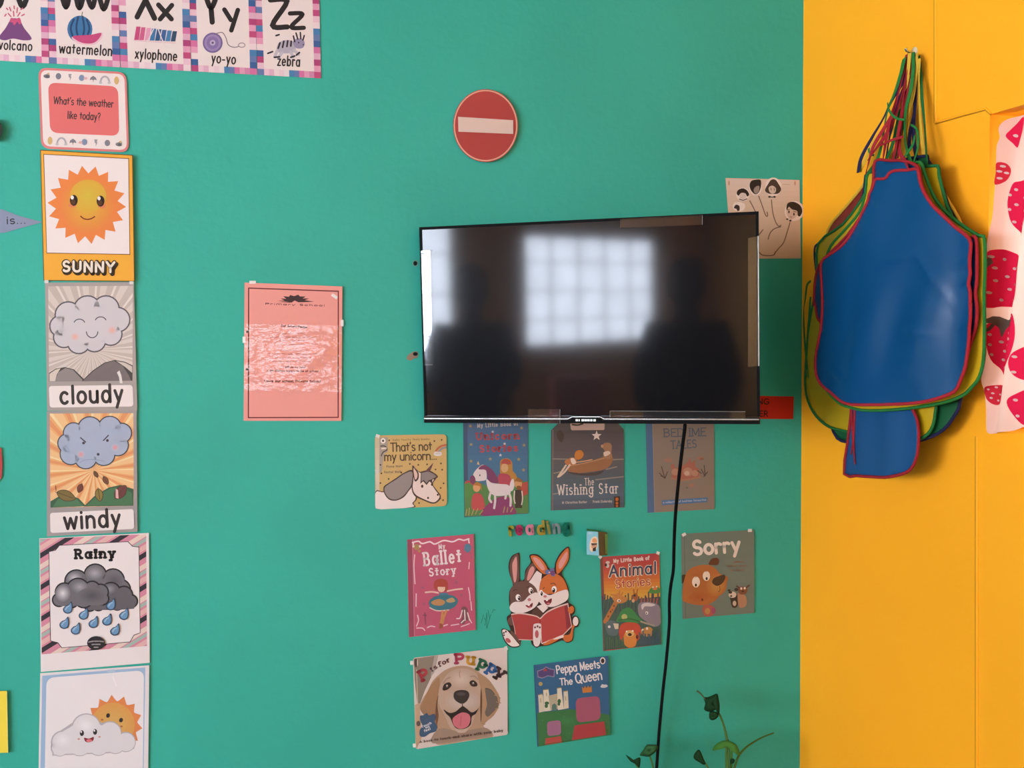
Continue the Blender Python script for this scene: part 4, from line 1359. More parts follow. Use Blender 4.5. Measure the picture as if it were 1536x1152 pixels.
s.B([(454, 580), (480, 560), (496, 580), (490, 620), (460, 612)], 'a0603c').Ls([[(466, 566), (464, 536)], [(488, 562), (492, 534)]], 9, 'a0603c').E(470, 580, 10, 9, '40303a').Es([(460, 620, 12, 14)], 'd4a888')
s.B([(580, 556), (600, 520), (640, 510), (668, 530), (668, 556), (620, 566)], '4c8c4c').Es([(626, 524, 20, 14)], 'd07848').Es([(612, 516, 6, 6), (640, 512, 6, 6)], 'ece4d8')
s.B([(330, 780), (350, 730), (376, 690), (420, 672), (456, 690), (486, 730), (530, 780), (450, 794), (380, 780)], '2e8a54').Es([(392, 744, 22, 22, 40)], 'b4b878').L([(350, 770), (440, 760), (520, 786)], 8, '1c5c3c')
s.B([(496, 690), (506, 640), (560, 630), (630, 640), (668, 680), (672, 790), (620, 820), (560, 780), (510, 740)], '8c8490').B([(524, 650), (570, 636), (630, 650), (600, 664), (550, 664), (530, 690)], 'd8d0cc').E(564, 714, 11, 12, 'f0ece8').E(562, 716, 5, 6, '26242a').L([(520, 780), (580, 800), (620, 810)], 14, 'a0988c')
s.B([(246, 800), (290, 770), (340, 800), (340, 880), (270, 880)], '54707a').Es([(276, 820, 10, 10)], 'f0ece8').P([(306, 794), (348, 796), (346, 836), (320, 838)], 'd8ccb0')
s.B([(350, 860), (370, 800), (430, 786), (500, 800), (520, 860), (500, 920), (440, 950), (370, 930)], 'c44c40').B([(390, 880), (430, 850), (480, 880), (480, 960), (430, 980), (390, 950)], 'd88c48').Es([(432, 872, 34, 26)], 'e0b478').Es([(434, 880, 15, 12)], '2a2024').Es([(410, 856, 7, 7), (456, 852, 7, 7)], 'f0ece4')
s.B([(520, 850), (570, 820), (610, 840), (600, 890), (540, 890)], 'b8864c').Es([(532, 846, 8, 10), (566, 834, 8, 10)], 'ece4dc').Es([(490, 898, 10, 16)], '5c2c34')
s.Ls([[(x, 960 - (x - 520) * .1), (x + rnd.uniform(-12, 12), rnd.uniform(850, 890))] for x in range(520, 672, 14)], 10, '3c6074')
s.Ls([[(x, 985), (x + rnd.uniform(-10, 10), rnd.uniform(890, 930))] for x in range(262, 400, 16)], 9, '48705c')
o = s.build('book_cover', 'red and gold book cover crowded with jungle animals', 'book cover', BG)
s.tapes(o, [(206, 284, .7), (650, 254, .4)], 4)

s = Sheet(FX, 1.05, 'lam', (.001, .004), (1021, 1134))
s.base([(826, 106), (1388, 76), (1390, 714), (838, 760)], '6a7c74', edge='303834', cut=True)
s.VG([(832, 112), (1382, 82), (1384, 708), (842, 752)], ['667a72', '6c8078', '687c74'], 6)
s.L([(852, 112), (862, 754)], 5, '55645e', False)
s.T('Sorry', (920, 268), (1284, 238), 104, 'ece0d4', 24, gap=.08)
s.B([(830, 430), (860, 420), (866, 450), (832, 490)], '3c2c28')
s.B([(836, 600), (850, 470), (880, 390), (950, 352), (1040, 346), (1100, 380), (1140, 440), (1180, 430), (1184, 470), (1140, 540), (1100, 610), (1030, 650), (940, 652), (860, 630)], 'b0683a')
s.RG(1100, 500, 78, 90, 'c49450', 'b4703e', 6, 20).RG(960, 590, 100, 54, 'a85a34', 'b0683a', 4)
s.B([(1040, 340), (1060, 300), (1100, 290), (1120, 310), (1110, 344), (1070, 346)], '5c342c')
s.Es([(942, 476, 30, 42), (1022, 430, 28, 38)], 'ecdccc').Es([(941, 500, 8, 12), (1024, 450, 8, 12)], '1e1818').Ls([[(936, 440), (948, 436)], [(1012, 396), (1028, 394)]], 5, 'b09880')
s.B([(1066, 480), (1080, 446), (1120, 430), (1160, 420), (1166, 450), (1140, 490), (1100, 506)], '40302c').L([(1124, 508), (1126, 540), (1114, 552)], 4, '5c3c28').E(990, 612, 8, 10, '6c2c24')
s.B([(1000, 660), (1040, 650), (1080, 670), (1090, 710), (1050, 740), (1010, 734), (990, 690)], 'b05a54').Es([(1030, 700, 20, 24)], 'b88a50').B([(1060, 680), (1088, 676), (1090, 710), (1066, 716)], '9c4870')
s.T('written by', (1234, 330), (1306, 326), 14, '8a6c5c', 3.5).T('Norbert Landa', (1180, 364), (1334, 356), 16, '8a6c5c', 3.5).T('Tim Warnes', (1206, 394), (1316, 388), 14, '8a6c5c', 3.5)
s.B([(1204, 580), (1230, 560), (1262, 580), (1266, 640), (1250, 672), (1220, 668), (1208, 620)], '2e2a2c').Es([(1222, 574, 30, 24)], 'd8c4b4').Es([(1206, 556, 14, 10), (1252, 534, 16, 12), (1196, 540, 12, 8)], '2e2a2c').Es([(1238, 640, 14, 20)], 'c8b4a4').Es([(1212, 584, 8, 7)], '2a2426')
s.B([(1262, 570), (1290, 560), (1326, 590), (1330, 650), (1300, 674), (1270, 660)], 'b08468').B([(1266, 530), (1300, 510), (1336, 530), (1326, 566), (1280, 570)], '7c4c3c').Ls([[(1272, 520), (1256, 508)], [(1330, 518), (1350, 502)]], 12, '5c3830').Es([(1290, 526, 8, 9), (1316, 524, 8, 9)], 'ece0d4').Es([(1302, 548, 10, 6)], '2e2426')
o = s.build('book_cover', 'grey-green book cover with a large brown dog and the word Sorry', 'book cover', BG)
s.tapes(o, [(850, 112, -.5), (1356, 80, 0)], 5)

# little box on the wall
root = empty('small_box', on_teal(895, 815, .0), 'little box with a light blue picture on its front above the red and gold cover', 'box')
D_ = .035
fq = [on_teal(880.5, 797, D_), on_teal(897.5, 797.5, D_), on_teal(899, 833.5, D_), on_teal(880.5, 832, D_)]
bq = [p.copy() for p in fq]
bq[1] = on_teal(911, 799, .0006)
bq[2] = on_teal(911, 833, .0006)
bq[0] = Vector((bq[0].x + .012, -.0006, bq[0].z))
bq[3] = Vector((bq[3].x + .012, -.0006, bq[3].z))
mb = MB()
GRN = mat('4c8a4c', 'plastic', 1.1)
mb.face([fq[3], fq[2], fq[1], fq[0]], GRN)
mb.face([bq[0], bq[1], bq[2], bq[3]], GRN)
for i in range(4):
    j = (i + 1) % 4
    mb.face([fq[i], fq[j], bq[j], bq[i]], mat('6a5238' if i == 1 else '4c8a4c', 'plastic', 1.1))
mb.build('case', root)
FQ = (860, 780, 16.457)
s = Sheet(FQ, 1.1, 'gloss', (D_ + .0008, D_ + .0008), (880, 900))
s.base([(330, 278), (606, 290), (636, 880), (330, 852)], '8ad6f0', thick=.0006)
s.B([(400, 640), (440, 470), (520, 410), (590, 440), (600, 600), (570, 720), (480, 780), (420, 760)], 'f0dcc0').B([(470, 540), (480, 470), (530, 450), (580, 490), (570, 560)], 'e0a070').P([(440, 570), (590, 570), (580, 620), (450, 630)], '5c5054').B([(450, 640), (580, 620), (560, 690), (470, 700)], 'c8a088').P([(480, 700), (560, 660), (555, 770), (475, 770)], '24323c')
s.E(420, 330, 60, 30, 'a0def2')
p = s.mb.build('picture', root)
p['label'] = 'light blue printed front'
mb = MB()
mb.face([bq[1] + Vector((.0006, -.0004, -.004)), bq[2] + Vector((.0006, -.0004, .004)), bq[2].lerp(fq[2], .3) + Vector((.0006, -.0004, .004)), bq[1].lerp(fq[1], .3) + Vector((.0006, -.0004, -.004))], mat('7aac70', 'plastic', 1.1))
p = mb.build('flap', root)
p['label'] = 'light green edge flap'

# puppy cover
FD = (600, 960, 6.778)
s = Sheet(FD, 1.02, 'lam', (.001, .0022), (618, 762))
q = rrect([(132, 182), (1088, 74), (1098, 962), (160, 1112)], 26)
s.base(q, 'dccfc8', edge='6c4a3c', cut=True)
s.P([(140, 190), (350, 160), (340, 330), (250, 520), (200, 660), (176, 640), (150, 420)], '8c8274').P([(350, 160), (390, 156), (350, 330), (310, 380), (330, 260)], 'b4a89e')
s.E(162, 232, 16, 44, '4a4440').E(178, 230, 5, 38, 'd8d0c4')
s.L([(168, 300), (176, 520), (186, 780)], 8, 'cbb89c', False)
s.P([(150, 660), (200, 640), (220, 1000), (170, 1104), (158, 1000)], 'c8a888')
FUR = [(330, 420), (400, 350), (480, 295), (600, 262), (720, 275), (820, 340), (900, 400), (960, 480), (1010, 570), (1015, 640), (960, 760), (880, 830), (850, 880), (900, 910), (940, 985), (700, 1022), (400, 1066), (350, 1000), (380, 900), (250, 770), (200, 690), (230, 600), (280, 520)]
s.B(FUR, 'b4967c')
s.B([(330, 1050), (400, 900), (620, 930), (860, 890), (930, 970), (700, 1010)], 'a08a78')
s.B([(440, 400), (520, 320), (620, 290), (730, 310), (800, 380), (828, 500), (830, 620), (770, 740), (720, 880), (620, 930), (520, 900), (450, 760), (390, 640), (390, 520)], 'bfa794')
s.RG(620, 400, 150, 110, 'd0bdae', 'bfa794', 5).RG(640, 620, 180, 110, 'cdbfb6', 'bfab9c', 5)
s.B([(330, 440), (400, 380), (396, 500), (376, 640), (384, 790), (370, 880), (270, 790), (206, 700), (250, 590)], 'a5805f').B([(390, 560), (380, 660), (392, 780), (370, 860), (360, 760), (368, 640)], '74543e')
s.B([(790, 350), (880, 400), (970, 510), (1012, 600), (985, 720), (890, 820), (835, 850), (836, 720), (830, 540)], 'b08e6e').B([(826, 490), (836, 600), (830, 760), (822, 840), (816, 700), (818, 560)], '6c4c38')
s.B([(868, 490), (930, 510), (985, 590), (1000, 670), (940, 740), (890, 780), (864, 740), (884, 660), (872, 570)], '6e665e').L([(868, 492), (930, 512), (990, 596)], 6, '4c443e')
s.Ls([[(960, 560), (1020, 590)], [(980, 630), (1024, 640)], [(970, 700), (1000, 690)], [(830, 850), (864, 856)]], 9, 'a08468')
s.B([(432, 500), (450, 450), (500, 430), (524, 460), (490, 500), (450, 514)], '2c2420').B([(706, 430), (744, 408), (784, 440), (780, 470), (730, 470)], '2c2420').Es([(478, 468, 12, 14), (744, 440, 12, 12)], '8c8078').Es([(478, 462, 5, 6), (744, 434, 5, 6)], 'e8e4e0')
s.Ls([[(440, 440), (470, 400), (510, 380)], [(720, 370), (760, 370), (790, 400)]], 14, 'a89080').L([(612, 310), (604, 340), (610, 380)], 8, 'a8927e')
s.B([(544, 570), (556, 528), (600, 510), (660, 510), (696, 530), (704, 570), (680, 620), (640, 648), (600, 640), (560, 610)], '2e2c2e').E(620, 548, 46, 18, '4a484c')
s.L([(634, 640), (636, 690)], 10, '5c4c48')
s.B([(444, 706), (500, 740), (560, 730), (610, 690), (640, 672), (680, 700), (730, 736), (780, 712), (800, 690), (770, 750), (730, 780), (718, 860), (660, 900), (580, 900), (540, 860), (510, 790), (470, 750)], '241e20')
s.B([(536, 800), (580, 760), (640, 736), (700, 756), (716, 810), (690, 876), (620, 904), (566, 884), (540, 850)], 'cf7480').L([(622, 770), (618, 830), (612, 870)], 6, 'b45c6a').B([(560, 900), (620, 920), (690, 900), (660, 940), (590, 940)], 'c4b2a4')
s.T('P', (222, 418), (300, 382), 100, 'ad3a48', 30, serif=True)
s.T('is', (326, 320), (384, 280), 40, '5c3638', 9, serif=True).T('for', (400, 272), (512, 214), 44, '5c3638', 10, serif=True)
for ch, a, b, hx in (('P', (562, 236), (652, 232), 'b03a5c'), ('u', (676, 240), (754, 248), 'd09c34'), ('p', (790, 262), (868, 292), '1e6c50'), ('p', (884, 300), (956, 346), '2a66a4'), ('y', (960, 340), (1046, 392), '3a2a38')):
    s.T(ch, a, b, 88 if ch == 'P' else 104, hx, 28, serif=True)
s.B([(205, 772), (240, 764), (272, 742), (296, 766), (350, 752), (362, 800), (352, 830), (378, 880), (360, 930), (300, 950), (250, 984), (204, 976), (200, 920), (226, 870), (206, 820)], '3c5a78').E(186, 850, 20, 28, '5c5450')
s.T('Touch', (222, 894), (322, 850), 20, 'd8dce0', 6).T('and', (262, 900), (300, 886), 18, 'd8dce0', 5).T('feel', (250, 936), (312, 910), 22, 'd8dce0', 6)
s.T('A book to touch and share with your baby', (200, 1046), (1046, 930), 22, '4a3a38', 5, serif=True)
s.L([(1092, 120), (1098, 500), (1096, 930)], 6, '8a5c48', False)
o = s.build('book_cover', 'white book cover with a smiling golden puppy', 'book cover', BG)
s.tapes(o, [(118, 232, 1.5), (1078, 84, 1.2), (146, 1072, 1.4)], 5)

# castle cover
FQ2 = (780, 970, 7.2)
s = Sheet(FQ2, 1.0, 'paper', (.001, .007), (800, 915))
q = [(146, 198), (952, 98), (972, 955), (186, 1082)]
s.base(q, '38678c', edge='28402c', cut=True)
s.P([(166, 716), (540, 676), (700, 690), (968, 736), (972, 955), (186, 1082)], '3f7a48')
s.RG(500, 800, 120, 60, '468650', '407c4a', 3)
s.P([(146, 198), (160, 196), (200, 1078), (186, 1082)], '345c80')
s.P([(186, 262), (250, 240), (280, 214), (320, 236), (376, 246), (370, 330), (300, 318), (240, 344), (190, 330)], '9c8ca8').P([(194, 268), (252, 248), (282, 224), (318, 244), (368, 252), (362, 320), (300, 310), (242, 334), (198, 322)], '5a4a78')
s.P([(250, 266), (270, 226), (296, 262)], 'b04a44')
s.T('Peppa Meets', (396, 292), (866, 228), 84, 'f0e8e4', 13, gap=.07).T('The', (432, 416), (572, 404), 70, 'f0e8e4', 12, gap=.07).T('Queen', (604, 396), (892, 352), 100, 'f0e8e4', 14, gap=.05)
s.E(893, 152, 30, 38, 'e8e0d8').E(893, 153, 19, 26, '3a2a2a')
s.E(222, 402, 22, 22, 'b8a068').Es([(908, 428, 40, 16, -6), (894, 420, 18, 14), (924, 420, 16, 12)], 'e8e8ea')
CA, CB = 'd8cfb4', 'b8ae94'
s.P([(196, 516), (240, 506), (250, 540), (262, 700), (206, 712)], CA).P([(250, 464), (306, 456), (340, 690), (262, 700)], 'e0d8c0').P([(306, 530), (404, 506), (420, 670), (330, 690)], CB).P([(400, 444), (446, 438), (474, 674), (410, 684)], 'e0d8c0').P([(470, 478), (516, 470), (526, 664), (474, 674)], CA)
s.Ls([[(200, 520), (240, 512)], [(252, 466), (304, 460)], [(402, 448), (444, 442)], [(474, 482), (514, 476)]], 10, '8c8468')
s.P([(344, 692), (346, 630), (372, 612), (394, 630), (398, 686)], '5c7c74')
s.Es([(290, 610, 24, 18), (284, 640, 18, 22), (424, 590, 18, 26), (420, 620, 14, 18)], '3c6c44').Ls([[(222, 560), (224, 600)], [(490, 540), (494, 580)], [(284, 500), (286, 530)]], 8, 'a0987c')
# plain stand-ins for the cover's figures
s.P(rrect([(600, 560), (860, 530), (872, 790), (612, 822)], 60), 'a85c72')
s.P([(560, 1010), (590, 850), (910, 808), (930, 952)], 'b04448')
s.P(rrect([(290, 810), (440, 792), (446, 950), (296, 968)], 40), 'a4708c').P([(268, 1062), (276, 990), (444, 966), (456, 1036)], 'b8544c')
s.P([(668, 430), (690, 452), (700, 420), (720, 450), (736, 418), (750, 446), (772, 420), (778, 490), (676, 500)], 'c8803c')
s.polys([[(x, y), (x + 4, y - 16), (x + 10, y)] for x, y in ((530, 940), (936, 880), (240, 800), (470, 760))], '5c9858')
s.L([(250, 1058), (400, 1034), (560, 1012)], 5, '2c5434', False)
o = s.build('book_cover', 'square blue and green book cover with a castle', 'book cover', BG)

# hand drawing poster
FH = (1060, 240, 6.4)
s = Sheet(FH, 1.2, 'paper', (.001, .0024), (1088, 1200))
s.base([(180, 172), (520, 180), (892, 192), (904, 944), (240, 948), (206, 500)], 'd3b79c')
s.VG([(186, 178), (888, 196), (898, 500), (206, 500)], ['dac6b8', 'd6bda8', 'd2b69c'], 6)
s.Es([(348, 330, 66, 64), (468, 262, 62, 78), (640, 260, 78, 92), (842, 490, 92, 98, 30), (310, 445, 60, 50)], 'e8d8cc')
s.h += s.STEP
s.Ls([[(414, 392), (440, 440), (470, 500)], [(500, 348), (530, 430), (566, 530), (585, 535), (580, 500)], [(622, 384), (634, 500), (660, 590), (690, 634), (712, 626)], [(712, 640), (650, 660), (610, 700), (590, 760)], [(800, 600), (776, 680), (740, 790), (690, 850), (650, 900)], [(500, 880), (540, 914), (640, 914), (660, 880)], [(540, 670), (500, 720)]], 10, '7c6450')
s.B([(288, 320), (300, 290), (345, 272), (385, 290), (408, 330), (390, 350), (370, 320), (330, 320), (310, 340), (300, 340)], '2c2422').E(346, 346, 34, 32, 'd6c4b6').B([(292, 316), (310, 282), (360, 276), (400, 318), (360, 312), (320, 318)], '2c2422').L([(314, 376), (350, 386), (388, 372)], 8, '3c302c')
s.B([(412, 240), (430, 200), (480, 188), (520, 196), (520, 260), (500, 310), (470, 330), (440, 310), (420, 280)], '2c2624').B([(450, 290), (470, 256), (505, 250), (500, 300), (470, 324)], '9c8c80')
s.B([(590, 230), (620, 190), (660, 190), (690, 230), (715, 280), (690, 320), (640, 326), (590, 320), (560, 290)], '4a3a32').B([(596, 264), (630, 246), (664, 270), (660, 310), (630, 324), (602, 304)], 'd2bcab').Ls([[(616, 270), (620, 290)], [(646, 270), (650, 290)]], 6, '5c4a40').Es([(604, 354, 14, 9), (650, 354, 14, 9), (627, 356, 8, 6)], '2e2624')
s.B([(764, 450), (786, 410), (840, 404), (896, 436), (916, 490), (900, 530), (870, 530), (840, 560), (800, 570), (770, 520)], 'd2b8a2').B([(766, 460), (780, 414), (836, 402), (896, 434), (918, 490), (896, 540), (874, 530), (868, 490), (820, 474), (790, 450), (772, 480)], '2e2622').Es([(790, 498, 8, 14), (838, 520, 8, 14)], '4a3830').Ls([[(776, 480), (796, 474)], [(834, 494), (860, 500)]], 6, '4a3830').L([(800, 546), (820, 548)], 5, '7c4c40').Es([(774, 568, 12, 7), (804, 582, 12, 9)], '2e2624')
s.B([(262, 460), (280, 430), (312, 440), (316, 480), (296, 490), (286, 470)], '3a2e2e').L([(280, 410), (310, 398), (350, 410)], 4, 'b4a294')
s.Es([(214, 222, 10, 24), (848, 222, 10, 22)], 'c89c84').L([(730, 234), (800, 236)], 5, 'b89c88')
o = s.build('hand_poster', 'pale poster of a hand with faces on its fingertips beside the corner', 'poster')

# red word sign half behind the television
FZ = (880, 560, 4.267)
s = Sheet(FZ, 1.3, 'paper', (.001, .001), (1110, 1190))
s.base([(960, 142), (1326, 148), (1322, 293), (960, 291)], 'b0200e')
s.T('ING', (1078, 196), (1168, 198), 34, '2e0c08', 7, gap=.08).T('NER', (1072, 274), (1160, 276), 34, '2e0c08', 7, gap=.08)
s.build('word_sign', 'red paper sign with black capitals half hidden behind the television', 'sign')

# drilled holes left of the television
for px, py, lab in ((623, 395, 'upper drilled hole in the teal wall left of the television'), (619, 533, 'lower drilled hole with chipped plaster left of the television')):
    s = Sheet((0, 0, 1), 1.0, 'matte', (.0009, .0009), (600, 640))
    if py > 500:
        s.base(spline([(610, 536), (614, 531), (622, 527), (627, 529), (626, 536), (620, 538), (616, 541), (611, 539)], 4), 'a08a74', thick=.0007)
        s.E(623, 531, 3.6, 2.8, '1c2020')
    else:
        s.base(ellipse(623, 395, 4.4, 4.8), '7ca090', thick=.0007)
        s.E(623, 395, 3, 3.4, '14201c')
    s.build('wall_hole', lab, 'hole', 'drilled holes by the television')

# faint pencil marks on the paint
s = Sheet(FB, 1.0, 'matte', (.0006, .0006), (720, 740))
s.mb = MB()
s.polys([q_ for l_ in ([(698, 872), (716, 805)], [(728, 890), (744, 790), (742, 916), (776, 800)], [(752, 770), (766, 840)], [(786, 790), (796, 762), (812, 770)], [(720, 830), (736, 850)]) for q_ in ribbon(l_, 4)], '2f8074')
s.build('pencil_scribble', 'faint dark scribble on the teal wall between the deep pink cover and the rabbits', 'scribble')

# ================================================================== TELEVISION
TVC = Vector((0.77477, -0.22093, 1.53133))
TVR = Matrix.Rotation(radians(-31.272), 4, 'Z') @ Matrix.Rotation(radians(1.098), 4, 'X') @ Matrix.Rotation(radians(-0.552), 4, 'Y')
TVM = Matrix.Translation(TVC) @ TVR
TW, TH = 0.730, 0.434
TVN = (TVR @ Vector((0, -1, 0, 0))).to_3d()
TVI = TVM.inverted()


def on_tv(px, py, off=0.0):
    d = ray(px, py)
    t = ((TVC + TVN * off - CAM).dot(TVN)) / d.dot(TVN)
    return CAM + d * t


def tv_local(px, py):
    p = TVI @ on_tv(px, py)
    return p.x, p.z


tv = empty('television', TVC, 'black flat screen television swung out from the teal wall', 'television')
BLK = mat('0c0d0e', 'matte')
GLB = mat('101114', 'gloss')
CHR = mat('d8d8d6', 'metal')
# screen: dark glass whose surface throws a hazy mirror image of the room
m = bpy.data.materials.new('dark_screen')
m.use_nodes = True
nt = m.node_tree
b = nt.nodes['Principled BSDF']
b.inputs['Base Color'].default_value = (.004, .004, .005, 1)
b.inputs['Roughness'].default_value = .3
b.inputs['Specular IOR Level'].default_value = .012
b.inputs['Coat Weight'].default_value = 1.0
b.inputs['Coat Roughness'].default_value = .062
b.inputs['Coat IOR'].default_value = 1.36
SCREEN = m
hw, hh = TW / 2, TH / 2
mb = MB()
b0 = .006
mb.box((-hw + b0, 0.0, -hh + .016), (hw - b0, .004, hh - b0), SCREEN, TVM)
p = mb.build('screen', tv)
p['label'] = 'dark screen mirroring a bright barred window'
mb = MB()
mb.box((-hw, -.0015, hh - b0), (hw, .012, hh), BLK, TVM)
mb.box((-hw, -.0015, -hh + .016), (-hw + b0, .012, hh - b0), BLK, TVM)
mb.box((hw - b0, -.0015, -hh + .016), (hw, .012, hh - b0), BLK, TVM)
mb.build('bezel', tv)
mb = MB()
mb.box((-hw, -.004, -hh), (hw, .012, -hh + .016), GLB, TVM)
mb.box((-hw + .002, -.0055, -hh + .0005), (hw - .002, -.004, -hh + .0065), BLK, TVM)
low = mb.build('lower_bezel', tv)
mb = MB()
lx = tv_local(880, 630)[0]
mb.tube([TVM @ Vector(q) for q in ((-hw + .002, -.0055, -hh + .0098), (lx - .040, -.0055, -hh + .0098), (lx - .030, -.0055, -hh + .0145), (lx + .030, -.0055, -hh + .0145), (lx + .040, -.0055, -hh + .0098), (hw - .002, -.0055, -hh + .0098))], .0021, CHR, 8)
p = mb.build('chrome_strip', low)
p['label'] = 'thin chrome line with a raised middle'
mb = MB()
mb.box((lx - .033, -.0075, -hh + .002), (lx + .033, -.004, -hh + .0125), BLK, TVM)
logo = mb.build('logo_plate', low)
mb = MB()
WHT = mat('f4f4f2', 'plastic')
for k, w_ in enumerate((.0050, .0026, .0056, .0056, .0048, .0044, .0052)):
    x = lx - .0225 + k * .0064
    mb.box((x, -.0084, -hh + .0052), (x + w_, -.0075, -hh + .0096), WHT, TVM)
p = mb.build('logo_lettering', logo)
p['label'] = 'tiny white lettering'
mb = MB()
mb.box((-hw + .002, .012, -hh + .002), (hw - .002, .024, hh - .002), BLK, TVM)
mb.box((-.22, .024, -.17), (.25, .055, .1), BLK, TVM)
mb.build('housing', tv)
# protective film strips left on the edges
FILM = bpy.data.materials.new('protective_film')
FILM.use_nodes = True
nt = FILM.node_tree
nt.nodes.remove(nt.nodes['Principled BSDF'])
tr = nt.nodes.new('ShaderNodeBsdfTransparent')
gl = nt.nodes.new('ShaderNodeBsdfGlossy')
gl.inputs['Roughness'].default_value = .03
di = nt.nodes.new('ShaderNodeBsdfDiffuse')
di.inputs['Color'].default_value = (.4, .4, .38, 1)
m1 = nt.nodes.new('ShaderNodeMixShader')
m1.inputs[0].default_value = .035
m2 = nt.nodes.new('ShaderNodeMixShader')
m2.inputs[0].default_value = .012
nt.links.new(tr.outputs[0], m1.inputs[1])
nt.links.new(gl.outputs[0], m1.inputs[2])
nt.links.new(m1.outputs[0], m2.inputs[1])
nt.links.new(di.outputs[0], m2.inputs[2])
nt.links.new(m2.outputs[0], nt.nodes['Material Output'].inputs['Surface'])
FILM_GLINT = mat('8c8c88', 'gloss')  # pale strips stand in for the glint along the film edges
for q, edge in (([(631.5, 376), (645.5, 375), (649, 547), (637, 547.5)], [(0, 1), (2, 3)]),
                ([(1122, 357), (1137.5, 354), (1138.5, 549), (1122, 551)], [(1, 2)]),
                ([(930, 328.5), (1053.5, 322.5), (1053.5, 337), (930, 342)], [(1, 2)]),
                ([(915, 616.5), (1118, 617.5), (1118, 628), (915, 626)], [(0, 1), (3, 0)]),
                ([(792, 613.5), (840, 614), (840, 636), (792, 636)], [(1, 2)])):
    mb = MB()
    mb.face([on_tv(*p_, .0062) for p_ in q[::-1]], FILM)
    mb.face([on_tv(*p_, .0058) for p_ in q], FILM)
    for i, j in edge:
        mb.tube([on_tv(*q[i], .0062), on_tv(*q[j], .0062)], .0004 if (i, j) != (1, 2) or q[0][0] != 1122 else .0014, FILM_GLINT, 6)
    p = mb.build('film_strip', tv)
    p['label'] = 'clear protective film strip'

# swing arm behind the set
STEEL = mat('2a2b2e', 'plastic')
tvb = TVM @ Vector((.02, .056, 0))
br = empty('wall_bracket', (tvb.x, -.012, tvb.z), 'black swing arm bracket holding the television to the wall', 'bracket')
mb = MB()
wx = tvb.x - .02
mb.box((wx - .05, -.012, tvb.z - .11), (wx + .05, -.0005, tvb.z + .11), STEEL)
mb.build('wall_plate', br)
mb = MB()
mb.tube([(wx, -.012, tvb.z), (wx - .01, -.06, tvb.z), (tvb.x, tvb.y + .012, tvb.z)], .014, STEEL, 10)
mb.build('arm', br)
mb = MB()
mb.box((-.10, .0555, -.09), (.12, .061, .09), STEEL, TVM)
mb.build('mount_plate', br)

# power cable hanging from the set
pts = [(1027.5, 637, .305), (1027, 645, .30), (1024, 668, .285), (1018, 720, .24), (1013, 775, .17), (1011, 820, .12), (1010, 855, .09), (1006, 880, .07), (1004, 905, .055), (1004, 935, .045), (1000, 985, .035), (994, 1040, .028), (989, 1095, .022), (985, 1150, .018), (979, 1240, .013), (970, 1380, .011)]
w = [on_teal(a, b_, c) for a, b_, c in pts]
w = [Vector(p_) for p_ in spline([tuple(p_) for p_ in w], 5, False)]
mb = MB()
mb.tube(w, .0038, mat('0a0b0d', 'matte'), 10)
o = recentre(mb.build('power_cable'))
tag(o, 'black power cable hanging down the wall from under the television', 'cable')

# ================================================================== APRONS ON THE YELLOW WALL
ZA = (1300, 60, 5.758)
ZB = (1200, 220, 4.8)
ZD = (1200, 440, 3.84)


def px(fr, pts):
    return [(fr[0] + x / fr[2], fr[1] + y / fr[2]) for x, y in pts]


def bulge(y, z):
    """how far the bundle of aprons stands off the wall, beyond each one's own place in the pile"""
    u = (y + .37) / .30
    v = min(1, max(0, (2.05 - z) / .35))
    low = min(1, max(0, (1.95 - z) / .6))
    return .045 * max(0, 1 - u * u) * v + .006 * low


def densify(pts, d):
    out = []
    for i in range(len(pts)):
        a, b_ = Vector(pts[i]), Vector(pts[(i + 1) % len(pts)])
        n = max(1, int((b_ - a).length / d))
        out += [tuple(a.lerp(b_, k / n)) for k in range(n)]
    return out


def cloth_panel(name, parent, yz, off, fold, m, th=.0014):
    bm = bmesh.new()
    vs = [bm.verts.new((0, y, z)) for y, z in yz]
    bm.faces.new(vs)
    ys = [p_[0] for p_ in yz]
    zs = [p_[1] for p_ in yz]
    for axis, lo, hi, st in ((1, min(ys), max(ys), .010), (2, min(zs), max(zs), .006 if off > .08 else .016)):
        c = lo + st
        while c < hi - .001:
            co = (0, c, 0) if axis == 1 else (0, 0, c)
            no = (0, 1, 0) if axis == 1 else (0, 0, 1)
            bmesh.ops.bisect_plane(bm, geom=bm.verts[:] + bm.edges[:] + bm.faces[:], plane_co=co, plane_no=no, dist=1e-6)
            c += st
    for v in bm.verts:
        v.co.x = XC - off - bulge(v.co.y, v.co.z) - fold(v.co.y, v.co.z)
    bmesh.ops.recalc_face_normals(bm, faces=bm.faces)
    bm.faces.ensure_lookup_table()
    if sum(f.normal.x for f in bm.faces) > 0:
        bmesh.ops.reverse_faces(bm, faces=bm.faces)
    for f in bm.faces:
        f.smooth = True
    for v in bm.verts:
        v.co -= parent.location
    me = bpy.data.meshes.new(name)
    bm.to_mesh(me)
    bm.free()
    me.materials.append(m)
    o = bpy.data.objects.new(name, me)
    COL.objects.link(o)
    o.parent = parent
    md = o.modifiers.new('thickness', 'SOLIDIFY')
    md.thickness = th
    md.offset = -1
    return o


HOOK = on_yellow(1369, 80, 0)


